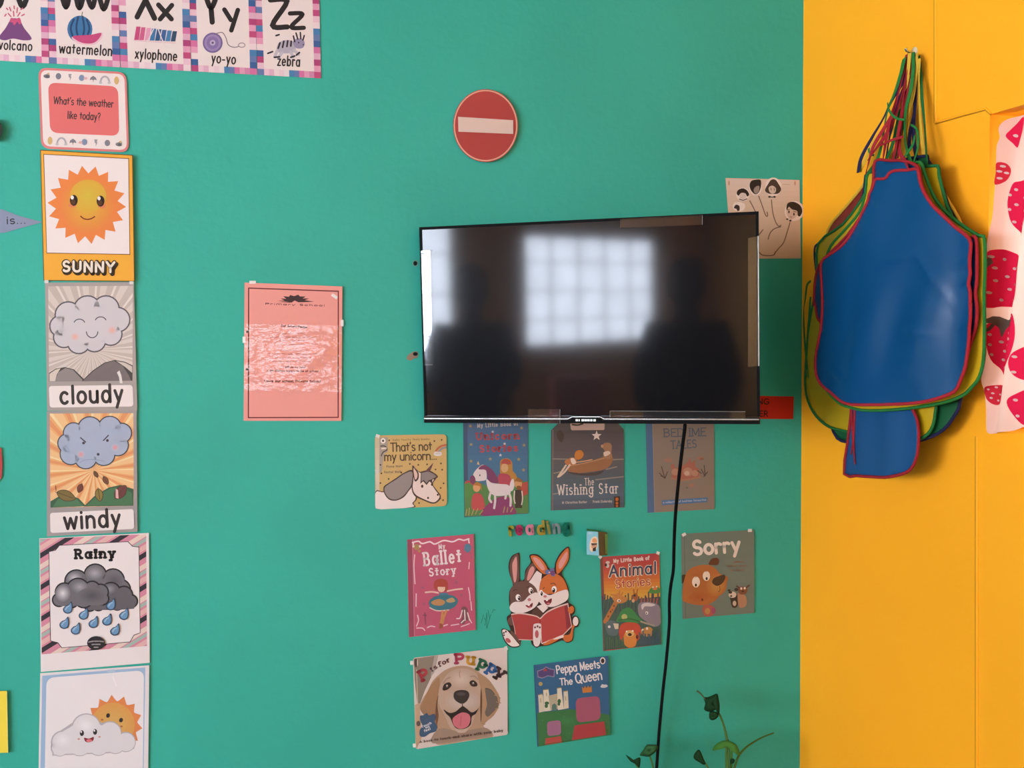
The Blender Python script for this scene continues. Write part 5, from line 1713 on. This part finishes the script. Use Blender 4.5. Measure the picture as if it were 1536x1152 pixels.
def strap_mesh(paths, off0, off1, m, r=.0040):
    """flat tape along pixel paths; off0 at the first point, off1 at the last"""
    mb = MB()
    for P_ in paths:
        q = spline(P_, 6, False)
        pts = []
        for i, (a, b_) in enumerate(q):
            t = i / (len(q) - 1)
            o_ = off0 + (off1 - off0) * t
            base_ = on_yellow(a, b_, o_)
            pts.append(Vector((base_.x - bulge(base_.y, base_.z), base_.y, base_.z)))
        rows = []
        for i, p_ in enumerate(pts):
            t = (pts[min(i + 1, len(pts) - 1)] - pts[max(i - 1, 0)]).normalized()
            sd = t.cross(Vector((-1, 0, 0)))
            sd = sd.normalized() if sd.length > .01 else Vector((0, 1, 0))
            nrm = sd.cross(t).normalized()
            tw = .35 * sin(i * .25 + P_[0][0])
            sd2 = sd * cos(tw) + nrm * sin(tw)
            nr2 = nrm * cos(tw) - sd * sin(tw)
            rows.append([p_ + sd2 * r + nr2 * .0006, p_ - sd2 * r + nr2 * .0006, p_ - sd2 * r - nr2 * .0006, p_ + sd2 * r - nr2 * .0006])
        mb.grid(rows, m, False, True)
        mb.face(rows[0][::-1], m)
        mb.face(rows[-1], m)
    return mb


def apron(label, outline, off, hx, trim, straps, ties, fold, g=1.0, tg=1.0, rounded=3, soff=.012):
    root = empty('apron', (XC - off - .02, HOOK.y, HOOK.z), label, 'apron', 'aprons hanging from one hook')
    ol = spline(outline, rounded) if rounded else outline
    yz = []
    for a, b_ in ol:
        p_ = on_yellow(a, b_, off)
        # one correction step for the bulge keeps the outline where it is seen
        p_ = on_yellow(a, b_, off + bulge(p_.y, p_.z) + fold(p_.y, p_.z))
        yz.append((p_.y, p_.z))
    yz = densify(yz, .012)
    cloth_panel('panel', root, yz, off, fold, mat(hx, 'vinyl', g * (.5 if hx[0] in '01' else .66), .22, 11.0))
    tm = mat(trim, 'cloth', tg * .75)
    mb = MB()
    loop = [Vector((XC - off - bulge(y, z) - fold(y, z) - .0008, y, z)) for y, z in yz]
    mb.tube(loop + loop[:2], .0034, tm, 6, False)
    mb.build('trim', root)['label'] = 'edge binding'
    if straps:
        strap_mesh(straps, soff, off + .002, tm).build('neck_strap', root)
    for t_ in ties:
        strap_mesh([t_], off + .003, off + .005, tm, .0024).build('tie', root)
    return root


def folds(a, lam, ph, a2=0.0, lam2=.05):
    def f(y, z):
        d = min(1, max(0, (2.0 - z) / .5))
        return d * (a * (.5 + .5 * sin(2 * pi * y / lam + ph + 2.0 * z)) + a2 * (.5 + .5 * sin(2 * pi * (y * .8 + z * .45) / lam2 + ph)))
    return f


def creased(base_, marks):
    spots = [(on_yellow(a, b_, .12), w_, sl) for a, b_, w_, sl in marks]

    def f(y, z):
        v = base_(y, z)
        for c_, w_, sl in spots:
            dy = (y - c_.y) / w_
            if abs(dy) < 1.5:
                dz = (z - c_.z - sl * (y - c_.y)) / .007
                v += .0055 * math.exp(-dz * dz) * math.exp(-2 * dy * dy)
        return v
    return f


H_ = lambda q: px(ZA, q)
# back of the pile first
apron('dark red apron with yellow edging, hindmost of the bundle',
      px(ZB, [(500, 200), (470, 270), (340, 440), (218, 600), (182, 800), (200, 950), (260, 1100), (700, 1150), (1060, 1000), (1130, 700), (1140, 560), (1060, 400), (960, 220), (900, 120), (600, 110)]),
      .012, '8c1a1c', 'e8b43c',
      [H_([(372, 112), (345, 400), (296, 640), (130, 850), (40, 1080), (20, 1140)]), H_([(455, 160), (460, 330), (510, 700), (560, 960), (598, 1080), (600, 1130)]), H_([(366, 300), (342, 480), (318, 620), (300, 780), (290, 900), (284, 1030)]), H_([(434, 112), (430, 300), (424, 480), (405, 650), (400, 800), (410, 900), (434, 1000)])],
      [px(ZB, [(1060, 445), (1105, 475), (1140, 515), (1152, 550)]), px(ZB, [(1085, 400), (1108, 400), (1116, 430), (1104, 470), (1092, 440)])], folds(.003, .16, .5), soff=.024)
apron('dark green apron with navy edging near the back of the bundle',
      px(ZB, [(520, 160), (470, 330), (420, 470), (300, 590), (215, 680), (190, 800)]) + px(ZD, [(120, 200), (140, 520), (215, 795), (300, 860), (520, 880), (690, 842), (800, 790), (870, 710), (912, 610), (940, 300)]) + px(ZB, [(1100, 640), (1050, 420), (1000, 260), (920, 100), (880, 70)]),
      .022, '1f6a3c', '2a2748',
      [H_([(366, 110), (330, 330), (240, 520), (180, 680), (100, 840), (20, 1020), (6, 1150)]), H_([(425, 120), (450, 500), (455, 750), (490, 960), (535, 1090)]), H_([(330, 420), (296, 560), (266, 760), (252, 900), (250, 1030)]), H_([(420, 300), (434, 500), (446, 650), (430, 800), (440, 960)])],
      [px(ZB, [(180, 700), (150, 725), (146, 790), (158, 870), (168, 905)])], folds(.003, .2, 1.4), soff=.010)
apron('large yellow apron with green edging hanging lowest at the left',
      px(ZB, [(520, 175), (480, 330), (330, 560), (150, 700), (140, 960)]) + px(ZD, [(62, 200), (46, 400), (40, 520), (58, 620), (110, 705), (200, 770), (300, 800), (460, 840), (620, 848), (690, 826), (735, 770), (756, 660), (800, 300)]) + px(ZB, [(1090, 640), (1040, 420), (995, 220), (988, 145), (930, 140)]),
      .033, 'd4ac14', '28703a',
      [H_([(445, 140), (500, 480), (552, 760), (596, 1100)]), H_([(388, 112), (362, 400), (320, 640), (298, 860), (250, 1040), (200, 1130)]), H_([(392, 300), (372, 560), (358, 760), (330, 1040)])],
      [px(ZB, [(122, 968), (78, 1000), (58, 1100)]) + px(ZD, [(34, 80), (34, 160), (48, 280), (70, 400), (92, 488)]), px(ZD, [(98, 20), (90, 110), (74, 230), (58, 350), (56, 430), (66, 484)])],
      folds(.004, .22, .2), 1.0)
apron('blue apron folded lengthwise, its rounded end hanging lowest of all',
      px(ZB, [(560, 150), (520, 420), (500, 900)]) + px(ZD, [(330, 400), (310, 560), (300, 700), (284, 860), (268, 1040), (330, 1050), (400, 1056), (480, 1060), (560, 1046), (612, 1016), (646, 960), (662, 900), (667, 800), (655, 730), (636, 690), (600, 600), (600, 400)]) + px(ZB, [(760, 900), (740, 400), (720, 150)]),
      .046, '1f609a', 'a02830',
      [H_([(396, 112), (372, 420), (345, 640), (330, 860), (300, 1030)]), H_([(404, 112), (380, 440), (352, 640), (350, 900), (345, 1030)])],
      [px(ZD, [(412, 640), (416, 740), (420, 850), (408, 922)]), px(ZD, [(434, 640), (428, 760), (426, 880), (434, 980)])], folds(.003, .09, .8), 1.0, rounded=2)
apron('yellow apron with green edging showing round the front blue apron',
      px(ZB, [(500, 190), (480, 330), (440, 470), (340, 600), (240, 720), (200, 860), (190, 1100)]) + px(ZD, [(150, 200), (150, 500), (230, 620), (310, 660), (400, 676), (600, 664), (800, 632), (920, 590), (990, 540), (1034, 480), (1058, 380), (1064, 200), (1062, 0)]) + px(ZB, [(1334, 900), (1330, 665), (1290, 640), (1180, 580), (1060, 490), (960, 370), (900, 220), (860, 110), (780, 150), (690, 180), (610, 186)]),
      .058, 'e2b41c', '2f7a38',
      [H_([(330, 160), (318, 190), (270, 420), (212, 640), (196, 920), (166, 1060), (120, 1140)]), H_([(402, 108), (402, 400), (374, 620), (392, 850), (420, 960), (450, 1040), (480, 1100)])],
      [H_([(210, 545), (226, 600), (262, 650), (310, 682), (372, 692)]), H_([(430, 735), (475, 765), (498, 840), (500, 950), (470, 1090)]), H_([(470, 825), (462, 900), (430, 970), (405, 1010), (392, 1060)]), H_([(88, 940), (96, 970), (120, 990), (142, 1000)])],
      folds(.003, .25, 2.2), 1.08, soff=.026)
apron('second blue apron with red edging right behind the front one',
      px(ZB, [(545, 106), (530, 260), (480, 430), (350, 640), (190, 820), (148, 900), (132, 1000), (128, 1140)]) + px(ZD, [(108, 60), (122, 140), (146, 190), (150, 400), (200, 560), (300, 610), (680, 600), (860, 540), (940, 420), (980, 300), (1012, 200), (1022, 90), (1012, 0)]) + px(ZB, [(1276, 950), (1270, 664), (1210, 660), (1100, 580), (1000, 490), (920, 400), (860, 260), (845, 150), (752, 104), (640, 100)]),
      .070, '14558c', 'a82830',
      [H_([(350, 125), (328, 420), (292, 640), (236, 800), (160, 930), (96, 1040)]), H_([(362, 350), (345, 600), (330, 820), (312, 1050)]), H_([(338, 180), (310, 330), (284, 480), (262, 600), (240, 760), (232, 900), (226, 1030)])],
      [H_([(188, 914), (235, 892), (290, 864), (372, 838)])], folds(.002, .2, 1.0), soff=.014)
apron('front blue apron with red edging, topmost of the hanging bundle',
      px(ZB, [(550, 238), (600, 232), (622, 222), (640, 192), (680, 172), (770, 168), (838, 162), (856, 230), (884, 310), (942, 420), (1012, 500), (1102, 578), (1220, 664), (1226, 800), (1228, 1150)]) + px(ZD, [(984, 60), (982, 200), (966, 350), (944, 450), (890, 545), (790, 598), (680, 628), (500, 640), (310, 640), (220, 610), (164, 562), (134, 500), (130, 380), (150, 210), (150, 60)]) + px(ZB, [(186, 1100), (184, 960), (190, 830), (250, 756), (350, 652), (430, 535), (490, 420), (530, 310)]),
      .082, '07568e', 'b02c36',
      [H_([(346, 125), (312, 330), (272, 600), (200, 770), (125, 930), (100, 1100), (92, 1150)]), H_([(350, 125), (340, 560), (346, 800), (356, 960), (414, 1060), (434, 1110)])],
      [], creased(folds(.009, .17, 2.4, .004, .11), [(1346, 388, .05, -.08), (1368, 497, .045, .1), (1440, 496, .04, 0), (1438, 390, .04, -.3), (1436, 420, .03, -.4), (1385, 410, .05, 1.2), (1312, 296, .03, .9), (1440, 565, .03, -.6), (1262, 560, .03, .4)]), 1.05, soff=.018)

# hook with a dab of white filler
hk = empty('wall_hook', HOOK, 'small metal hook on a white dab of filler above the aprons', 'hook')
mb = MB()
h0 = on_yellow(1372, 77, .0)
mb.grid([[h0 + Vector((-.0004 - .003 * (1 - k / 4), .010 * k / 4 * cos(a), .009 * k / 4 * sin(a))) for a in [2 * pi * j / 12 for j in range(12)]] for k in range(0, 5)], mat('e0c8a0', 'matte', .75), True, True)
mb.build('filler_dab', hk)
mb = MB()
mb.tube([h0 + Vector((0, 0, -.002)), h0 + Vector((-.014, 0, -.002)), h0 + Vector((-.020, 0, 0)), h0 + Vector((-.022, 0, .005))], .003, CHR, 8)
mb.build('hook_wire', hk)

# ================================================================== STRAWBERRY CURTAIN
def cloth_mat(name, rgb, trans):
    m = bpy.data.materials.new(name)
    m.use_nodes = True
    nt = m.node_tree
    nt.nodes.remove(nt.nodes['Principled BSDF'])
    d = nt.nodes.new('ShaderNodeBsdfDiffuse')
    t = nt.nodes.new('ShaderNodeBsdfTranslucent')
    x = nt.nodes.new('ShaderNodeMixShader')
    d.inputs[0].default_value = (*rgb, 1)
    t.inputs[0].default_value = (*rgb, 1)
    x.inputs[0].default_value = trans
    nt.links.new(d.outputs[0], x.inputs[1])
    nt.links.new(t.outputs[0], x.inputs[2])
    nt.links.new(x.outputs[0], nt.nodes['Material Output'].inputs['Surface'])
    return m


def c_off(z):
    t = min(1, max(0, (z - 1.30) / .62))
    return .030 - .062 * t


def c_wave(y, z):
    d = min(1, max(0, (y + .60) / -.05))
    return .010 * sin(y * 62 + 2.2 * z) * d + .004 * sin(y * 131 + 6 * z) + .006 * sin(z * 9) * (1 - d)


def c_yz(a, b_):
    p_ = on_yellow(a, b_, 0)
    for _ in range(3):
        p_ = on_yellow(a, b_, c_off(p_.z))
    return p_.y, p_.z


LEFT = px((1400, 140, 4.434), [(560, 150), (520, 168), (490, 200), (474, 240), (478, 295), (462, 350), (456, 430), (448, 560), (436, 680), (420, 830), (396, 960), (378, 1090)]) + px((1400, 400, 4.118), [(326, 60), (324, 250), (324, 500), (310, 620), (294, 700), (308, 780), (316, 880), (314, 1000), (322, 1030)])
BOT = px((1400, 400, 4.118), [(345, 1032), (420, 1022), (500, 1012), (560, 985)])
yz = [c_yz(a, b_) for a, b_ in spline(LEFT + BOT, 3, False)]
zb = yz[-1][1]
yz += [(-.95, zb + .01), (-1.2, zb - .006), (-1.5, zb + .004), (-1.9, zb), (-1.9, 1.925), (-1.4, 1.92), (-1.0, 1.925)]
CW = cloth_mat('curtain_cloth', (.72, .52, .45), .45)
CR = cloth_mat('strawberry_print', (.74, .02, .08), .4)
CDR = cloth_mat('dark_berry_print', (.62, .03, .05), .4)
CWH = cloth_mat('seed_print', (.74, .58, .52), .45)
CGR = cloth_mat('leaf_print', (.16, .13, .1), .3)


def curtain_piece(bm_polys, lift):
    bm = bmesh.new()
    for k, (poly, mi) in enumerate(bm_polys):
        vs = [bm.verts.new((mi, y, z)) for y, z in poly]
        try:
            f = bm.faces.new(vs)
            f.material_index = mi
        except ValueError:
            pass
    ys = [v.co.y for v in bm.verts]
    zs = [v.co.z for v in bm.verts]
    for ax, lo, hi, st in ((1, min(ys), max(ys), .009), (2, min(zs), max(zs), .03)):
        c = lo + st
        while c < hi:
            bmesh.ops.bisect_plane(bm, geom=bm.verts[:] + bm.edges[:] + bm.faces[:], plane_co=(0, c, 0) if ax == 1 else (0, 0, c), plane_no=(0, 1, 0) if ax == 1 else (0, 0, 1), dist=1e-6)
            c += st
    for f in bm.faces:
        f.smooth = True
        f.normal_update()
        if f.normal.x > 0:
            f.normal_flip()
    for v in bm.verts:
        y, z, k = v.co.y, v.co.z, v.co.x
        v.co = Vector((XC - c_off(z) - c_wave(y, z) - lift - (.0006 + .0004 * k if k else 0), y, z))
    return bm


def curtain_obj(name, bm, mats, solid=False):
    me = bpy.data.meshes.new(name)
    bm.to_mesh(me)
    bm.free()
    for m_ in mats:
        me.materials.append(m_)
    o = bpy.data.objects.new(name, me)
    COL.objects.link(o)
    return o


Q4 = lambda q: px((1400, 140, 4.434), q)
polys = []


def berry(pts, mi, seeds, r=3.0, n=4):
    polys.append(([c_yz(a, b_) for a, b_ in spline(pts, n)], mi + 1))
    for x, y in seeds:
        polys.append(([c_yz(a, b_) for a, b_ in ellipse(x, y, r * .8, r * .62, 20, 8)], 4))


berry(Q4([(500, 285), (520, 240), (545, 200), (575, 160), (590, 165), (580, 240), (565, 300), (545, 360), (520, 330)]), 0, Q4([(540, 282)]), 4)
berry(Q4([(458, 465), (490, 466), (507, 515), (485, 580), (444, 608), (452, 530)]), 1, Q4([(480, 486), (490, 530), (466, 520), (464, 566)]), 3)
berry(Q4([(512, 605), (560, 584), (612, 575), (660, 640), (660, 780), (600, 940), (575, 940), (525, 890), (492, 820), (482, 720)]), 0, Q4([(540, 640), (500, 675), (540, 740), (590, 695), (498, 772), (525, 855), (590, 880), (610, 780)]), 3.6)
berry([(1488, 378), (1497, 374), (1510, 376), (1530, 388), (1534, 400), (1532, 440), (1524, 459), (1500, 460), (1479, 459), (1478, 420), (1482, 396)], 0, [(1491, 385), (1505, 389), (1517, 403), (1493, 421), (1508, 415), (1524, 427), (1510, 434), (1486, 439), (1500, 450), (1518, 450), (1493, 402), (1528, 402)], 3.6)
berry([(1479, 492), (1490, 482), (1510, 483), (1527, 470), (1530, 500), (1522, 536), (1505, 564), (1494, 552), (1481, 532)], 0, [(1484, 502), (1498, 513), (1511, 517), (1484, 517), (1502, 527), (1486, 532), (1500, 540), (1512, 541), (1510, 500), (1521, 508), (1524, 474), (1507, 551)], 3.6)
berry([(1521, 545), (1527, 528), (1545, 518), (1562, 530), (1560, 560), (1540, 570), (1526, 564)], 0, [(1528, 535), (1526, 558), (1540, 540), (1550, 550)], 3.4)
berry([(1475, 584), (1480, 579), (1500, 578), (1510, 585), (1500, 594), (1494, 606), (1486, 607), (1478, 598)], 1, [(1481, 584), (1490, 581), (1500, 583), (1486, 590), (1495, 592), (1484, 597), (1492, 601)], 2.4)
berry([(1517, 604), (1524, 592), (1545, 584), (1566, 600), (1560, 630), (1540, 640), (1524, 626)], 0, [(1526, 600), (1528, 624), (1540, 605), (1550, 620)], 3.6)
for cx, cy in ((1580, 230), (1600, 420), (1590, 510)):
    berry([(cx - 24, cy - 20), (cx, cy - 32), (cx + 26, cy - 18), (cx + 26, cy + 20), (cx, cy + 42), (cx - 24, cy + 20)], 0, [(cx - 10, cy - 10), (cx + 10, cy - 8), (cx, cy + 8), (cx - 8, cy + 20), (cx + 12, cy + 12)], 3.6)
rnd = random.Random(11)
for i_ in range(34):
    yy = -.93 - .135 * (i_ % 7) - rnd.uniform(0, .05)
    zz = 1.40 + .115 * (i_ // 7) + (.05 if i_ % 2 else 0) + rnd.uniform(-.01, .01)
    k_ = rnd.uniform(.6, 1.0)
    polys.append(([(yy + a * k_, zz + b_ * k_) for a, b_ in spline([(-.03, .025), (0, .04), (.03, .025), (.032, -.01), (0, -.05), (-.032, -.01)], 3)], 1 if i_ % 4 else 2))
    for a, b_ in ((-.012, .015), (.012, .012), (0, -.008), (-.01, -.024), (.012, -.02)):
        polys.append(([(yy + (a + u_) * k_, zz + (b_ + w_) * k_) for u_, w_ in ellipse(0, 0, .0035, .0048, 20, 8)], 4))
L4 = px((1400, 400, 4.118), [(322, 330), (360, 306), (400, 308), (440, 330), (490, 312), (520, 330), (500, 372), (450, 362), (425, 390), (404, 440), (396, 380), (376, 360), (340, 402), (324, 396), (356, 350), (324, 348)])
polys.append(([c_yz(a, b_) for a, b_ in L4], 3))
polys.append(([c_yz(a, b_) for a, b_ in [(1481, 400), (1490, 384), (1492, 394), (1482, 408)]], 3))
o = curtain_obj('curtain', curtain_piece([(yz, 0)] + polys, 0), [CW, CR, CDR, CGR, CWH])
recentre(o)
tag(o, 'pale pink window curtain printed with red strawberries', 'curtain')

# ================================================================== PLANT AT THE BOTTOM
ZP = (920, 1000, 5.12)
SHW = mat('8a6a48', 'plastic')
sh = empty('low_shelf', (.95, -.17, 0), 'low wooden shelf under the plant against the teal wall', 'shelf')
mb = MB()
mb.box((.62, -.32, .235), (1.36, -.03, .26), SHW)
mb.build('shelf_board', sh)
for x_ in (.64, 1.30):
    mb = MB()
    mb.box((x_, -.31, .0), (x_ + .04, -.03, .235), SHW)
    mb.build('side_panel', sh)
pl = empty('potted_plant', (.93, -.14, .2605), 'green climbing plant with drooping dark leaves below the television', 'plant')
GD, GM, GLt = mat('1c3a1c', 'matte', .8), mat('46662e', 'matte', 1.0), mat('42702a', 'matte', .9)
mb = MB()
rings = []
for z_, a_, b_ in ((.2605, .17, .07), (.38, .20, .085), (.385, .205, .09), (.385, .19, .078), (.36, .188, .076)):
    rings.append([Vector((.93 + a_ * cos(2 * pi * k / 28), -.14 + b_ * sin(2 * pi * k / 28), z_)) for k in range(28)])
TERR = mat('9c5c3c', 'matte')
mb.grid(rings, TERR, True, True)
mb.face(rings[0][::-1], TERR)
mb.build('pot', pl)
mb = MB()
mb.face([Vector((.93 + .187 * cos(2 * pi * k / 28), -.14 + .075 * sin(2 * pi * k / 28), .366)) for k in range(28)], mat('3a2c22', 'matte'))
mb.build('soil', pl)


def stem(pts, r, m_, off0, off1, foot=None):
    q = spline(pts, 5, False)
    w_ = [on_teal(ZP[0] + x / ZP[2], ZP[1] + y / ZP[2], off0 + (off1 - off0) * i / (len(q) - 1)) for i, (x, y) in enumerate(q)]
    if foot:
        f_ = Vector(foot)
        w_ = [f_.lerp(w_[0], k / 5) for k in range(5)] + w_
    mb = MB()
    mb.tube(w_, [r * (1.25 - .6 * i / len(w_)) for i in range(len(w_))], m_, 7)
    return mb.build('stem', pl)


def leaf_mesh(pts, off, m_, tilt=0.02, name='leaf'):
    q = spline(pts, 3)
    cx = sum(a for a, _ in q) / len(q)
    cy = sum(b_ for _, b_ in q) / len(q)
    mb = MB()
    W_ = lambda x, y, d: on_teal(ZP[0] + x / ZP[2], ZP[1] + y / ZP[2], off + d)
    ring0 = [W_(x, y, tilt * (x - cx) / 80) for x, y in q]
    ring1 = [W_(cx + (x - cx) * .55, cy + (y - cy) * .55, tilt * (x - cx) / 140 + .006) for x, y in q]
    ring2 = [W_(cx + (x - cx) * .12, cy + (y - cy) * .12, .004) for x, y in q]
    mb.grid([ring0, ring1, ring2], m_, True, True)
    mb.face(ring2, m_)
    o = mb.build(name, pl)
    md = o.modifiers.new('thickness', 'SOLIDIFY')
    md.thickness = .0009
    return o


stem([(870, 790), (868, 640), (872, 560), (850, 460), (820, 375), (800, 352)], .0033, GM, .10, .085, (.93, -.13, .36))
stem([(902, 790), (906, 640), (896, 575)], .0032, GLt, .11, .10, (.95, -.14, .36))
stem([(880, 790), (886, 660), (882, 560)], .0028, GM, .12, .09, (.94, -.12, .36))
stem([(925, 790), (960, 690), (1010, 628), (1080, 578), (1150, 540), (1230, 510)], .0026, mat('4c6a32', 'matte'), .10, .05, (.97, -.14, .36))
stem([(735, 790), (722, 768), (702, 738)], .0028, GM, .09, .08, (.88, -.14, .36))
stem([(308, 790), (292, 720), (262, 650)], .0024, GM, .08, .07, (.80, -.13, .36))
stem([(195, 790), (180, 760), (160, 735)], .0022, GM, .08, .07, (.79, -.14, .36))
stem([(640, 186), (668, 205), (694, 235), (705, 250)], .0019, mat('3a4a26', 'plastic'), .07, .082)
leaf_mesh([(694, 236), (722, 236), (760, 222), (798, 208), (808, 250), (816, 300), (812, 368), (800, 350), (790, 330), (745, 345), (700, 330), (708, 280)], .085, GD)
leaf_mesh([(745, 345), (790, 350), (808, 375), (780, 404), (752, 408), (738, 388)], .088, GD)
leaf_mesh([(766, 644), (772, 618), (800, 588), (850, 568), (900, 574), (945, 600), (968, 650), (972, 690), (940, 650), (905, 612), (860, 606), (810, 616)], .10, GLt)
leaf_mesh([(618, 690), (632, 660), (656, 638), (676, 668), (690, 705), (708, 745), (690, 750), (658, 730), (628, 712)], .082, GD)
leaf_mesh([(206, 678), (232, 640), (258, 602), (300, 600), (336, 604), (334, 640), (290, 680), (262, 690), (232, 684)], .072, mat('2a4e2a', 'matte'))
leaf_mesh([(98, 676), (126, 712), (160, 716), (204, 698), (206, 740), (198, 774), (170, 745), (130, 722)], .072, GD)
leaf_mesh([(900, 718), (914, 708), (930, 716), (922, 740), (904, 742)], .115, GD)

# ================================================================== SEEN ONLY AS REFLECTIONS IN THE SCREEN
def skinned(name, verts, edges, rad, m_, parent=None, sub=1):
    me = bpy.data.meshes.new(name)
    me.from_pydata(verts, edges, [])
    me.materials.append(m_)
    o = bpy.data.objects.new(name, me)
    COL.objects.link(o)
    md = o.modifiers.new('skin', 'SKIN')
    md.use_smooth_shade = True
    for i, r_ in enumerate(rad):
        v = me.skin_vertices[0].data[i]
        v.radius = (r_, r_) if not isinstance(r_, tuple) else r_
        v.use_root = (i == 0)
    o.modifiers.new('smooth', 'SUBSURF').levels = sub
    o.modifiers['smooth'].render_levels = sub + 1
    if parent:
        o.parent = parent
    return o


def person(loc, rz, label, cloth, skin_hx, armbend):
    SK = mat(skin_hx, 'matte')
    CL_, TRS = mat(cloth, 'cloth'), mat('22242c', 'cloth')
    V, E_, R_ = [], [], []

    def add(p_, r_, par=None):
        V.append(p_)
        R_.append(r_)
        if par is not None:
            E_.append((par, len(V) - 1))
        return len(V) - 1
    pel = add((0, 0, .95), (.16, .12))
    wa = add((0, 0, 1.10), (.145, .11), pel)
    ch = add((0, -.01, 1.30), (.165, .115), wa)
    nb = add((0, 0, 1.44), (.075, .07), ch)
    nk = add((0, -.005, 1.51), (.062, .066), nb)
    jw = add((0, -.02, 1.57), (.080, .095), nk)
    hd = add((0, -.02, 1.635), (.096, .112), jw)
    h2 = add((0, -.012, 1.71), (.098, .118), hd)
    add((0, -.008, 1.765), (.07, .085), h2)
    add((0, -.128, 1.622), (.014, .018), hd)
    for sx in (-1, 1):
        add((sx * .098, .0, 1.64), (.016, .026), hd)
    for sx in (-1, 1):
        sh_ = add((sx * .175, 0, 1.41), .055, ch)
        el = add((sx * .23, .03, 1.14), .043, sh_)
        wr = add((sx * .20, -.04 - armbend, .93 + armbend * 1.4), .03, el)
        hn = add((sx * .19, -.09 - armbend, .87 + armbend * 1.5), (.038, .02), wr)
        for k in range(4):
            f1 = add((sx * (.165 + .017 * k), -.12 - armbend, .82 + armbend * 1.5), .009, hn)
            add((sx * (.163 + .017 * k), -.135 - armbend, .785 + armbend * 1.5), .008, f1)
        t1 = add((sx * .15, -.10 - armbend, .86 + armbend * 1.5), .010, hn)
        add((sx * .135, -.12 - armbend, .83 + armbend * 1.5), .009, t1)
        hp = add((sx * .09, 0, .88), .088, pel)
        kn = add((sx * .10, -.015, .50), .06, hp)
        an = add((sx * .10, .02, .09), .042, kn)
        ft = add((sx * .11, -.10, .045), (.042, .03), an)
        add((sx * .115, -.16, .035), (.035, .022), ft)
    body = skinned('person', V, E_, R_, SK)
    body.location = loc
    body.rotation_euler = (0, 0, rz)
    tag(body, label, 'person')
    v = [(0, 0, .80), (0, 0, .96), (0, 0, 1.14), (0, -.01, 1.31), (0, 0, 1.43)]
    e = [(0, 1), (1, 2), (2, 3), (3, 4)]
    r_ = [(.20, .16), (.20, .155), (.185, .15), (.205, .15), (.10, .092)]
    for sx in (-1, 1):
        b_ = len(v)
        v += [(sx * .175, 0, 1.39), (sx * .235, .03, 1.14), (sx * .203, -.045 - armbend, .93 + armbend * 1.4)]
        e += [(3, b_), (b_, b_ + 1), (b_ + 1, b_ + 2)]
        r_ += [.086, .068, .052]
    skinned('jacket', v, e, r_, CL_, body)
    v = [(0, 0, .95), (0, 0, 1.07)]
    e, r_ = [(0, 1)], [(.175, .135), (.165, .125)]
    for sx in (-1, 1):
        b_ = len(v)
        v += [(sx * .09, 0, .84), (sx * .10, -.01, .50), (sx * .10, .02, .10)]
        e += [(0, b_), (b_, b_ + 1), (b_ + 1, b_ + 2)]
        r_ += [.12, .088, .075]
        skinned('shoe', [(sx * .10, .05, .05), (sx * .11, -.06, .05), (sx * .115, -.17, .04)], [(0, 1), (1, 2)], [(.052, .05), (.056, .05), (.05, .035)], mat('141416', 'plastic'), body)
        for nm, q_, hx_, rr in (('eye', (sx * .036, -.125, 1.655), 'd0c8c0', .011), ('pupil', (sx * .036, -.136, 1.655), '1c1410', .006)):
            mb = MB()
            mb.grid([[Vector(q_) + Vector((rr * cos(a) * sin(t_), rr * .6 * sin(a) * sin(t_), rr * .7 * cos(t_))) for a in [2 * pi * k / 12 for k in range(12)]] for t_ in [pi * (k + .02) / 8.05 for k in range(9)]], mat(hx_, 'plastic'), True, True)
            me_ = mb.build(nm)
            me_.parent = body
    skinned('trousers', v, e, r_, TRS, body)
    mb = MB()
    mb.tube([(-.03, -.118, 1.578), (-.012, -.128, 1.575), (.012, -.128, 1.575), (.03, -.118, 1.578)], [.003, .006, .006, .003], mat('6c3a34', 'matte'), 8)
    mb.build('mouth').parent = body
    skinned('hair', [(0, .04, 1.62), (0, .035, 1.71), (0, .008, 1.785)], [(0, 1), (1, 2)], [(.102, .09), (.112, .108), (.085, .095)], mat('1a1512', 'matte'), body)
    return body


person((-2.14, -2.50, 0), radians(132), 'person in dark clothes reflected in the left half of the television screen', '20242c', '6a4a38', .12)
person((-1.0, -2.99, 0), radians(144), 'person in dark clothes reflected in the right half of the television screen', '1e2026', '5c4030', .05)
cb = empty('cupboard', (-3.0, -4.35, 0), 'reddish brown cupboard reflected low in the middle of the screen', 'cupboard')
RB = mat('c06a60', 'matte')
CM = Matrix.Translation((-3.0, -4.35, 0)) @ Matrix.Rotation(radians(132), 4, 'Z')
mb = MB()
mb.box((-.2, 0, 0), (.2, .3, .98), RB, CM)
mb.build('carcass', cb)
for sx in (-.195, .005):
    mb = MB()
    mb.box((sx, -.018, .03), (sx + .19, -.0005, .95), mat('d07a70', 'matte'), CM)
    d_ = mb.build('cupboard_door', cb)
    mb = MB()
    kx = sx + (.17 if sx < 0 else .02)
    mb.tube([CM @ Vector((kx, -.018, .55)), CM @ Vector((kx, -.04, .55))], .01, CHR, 8)
    mb.build('knob', d_)
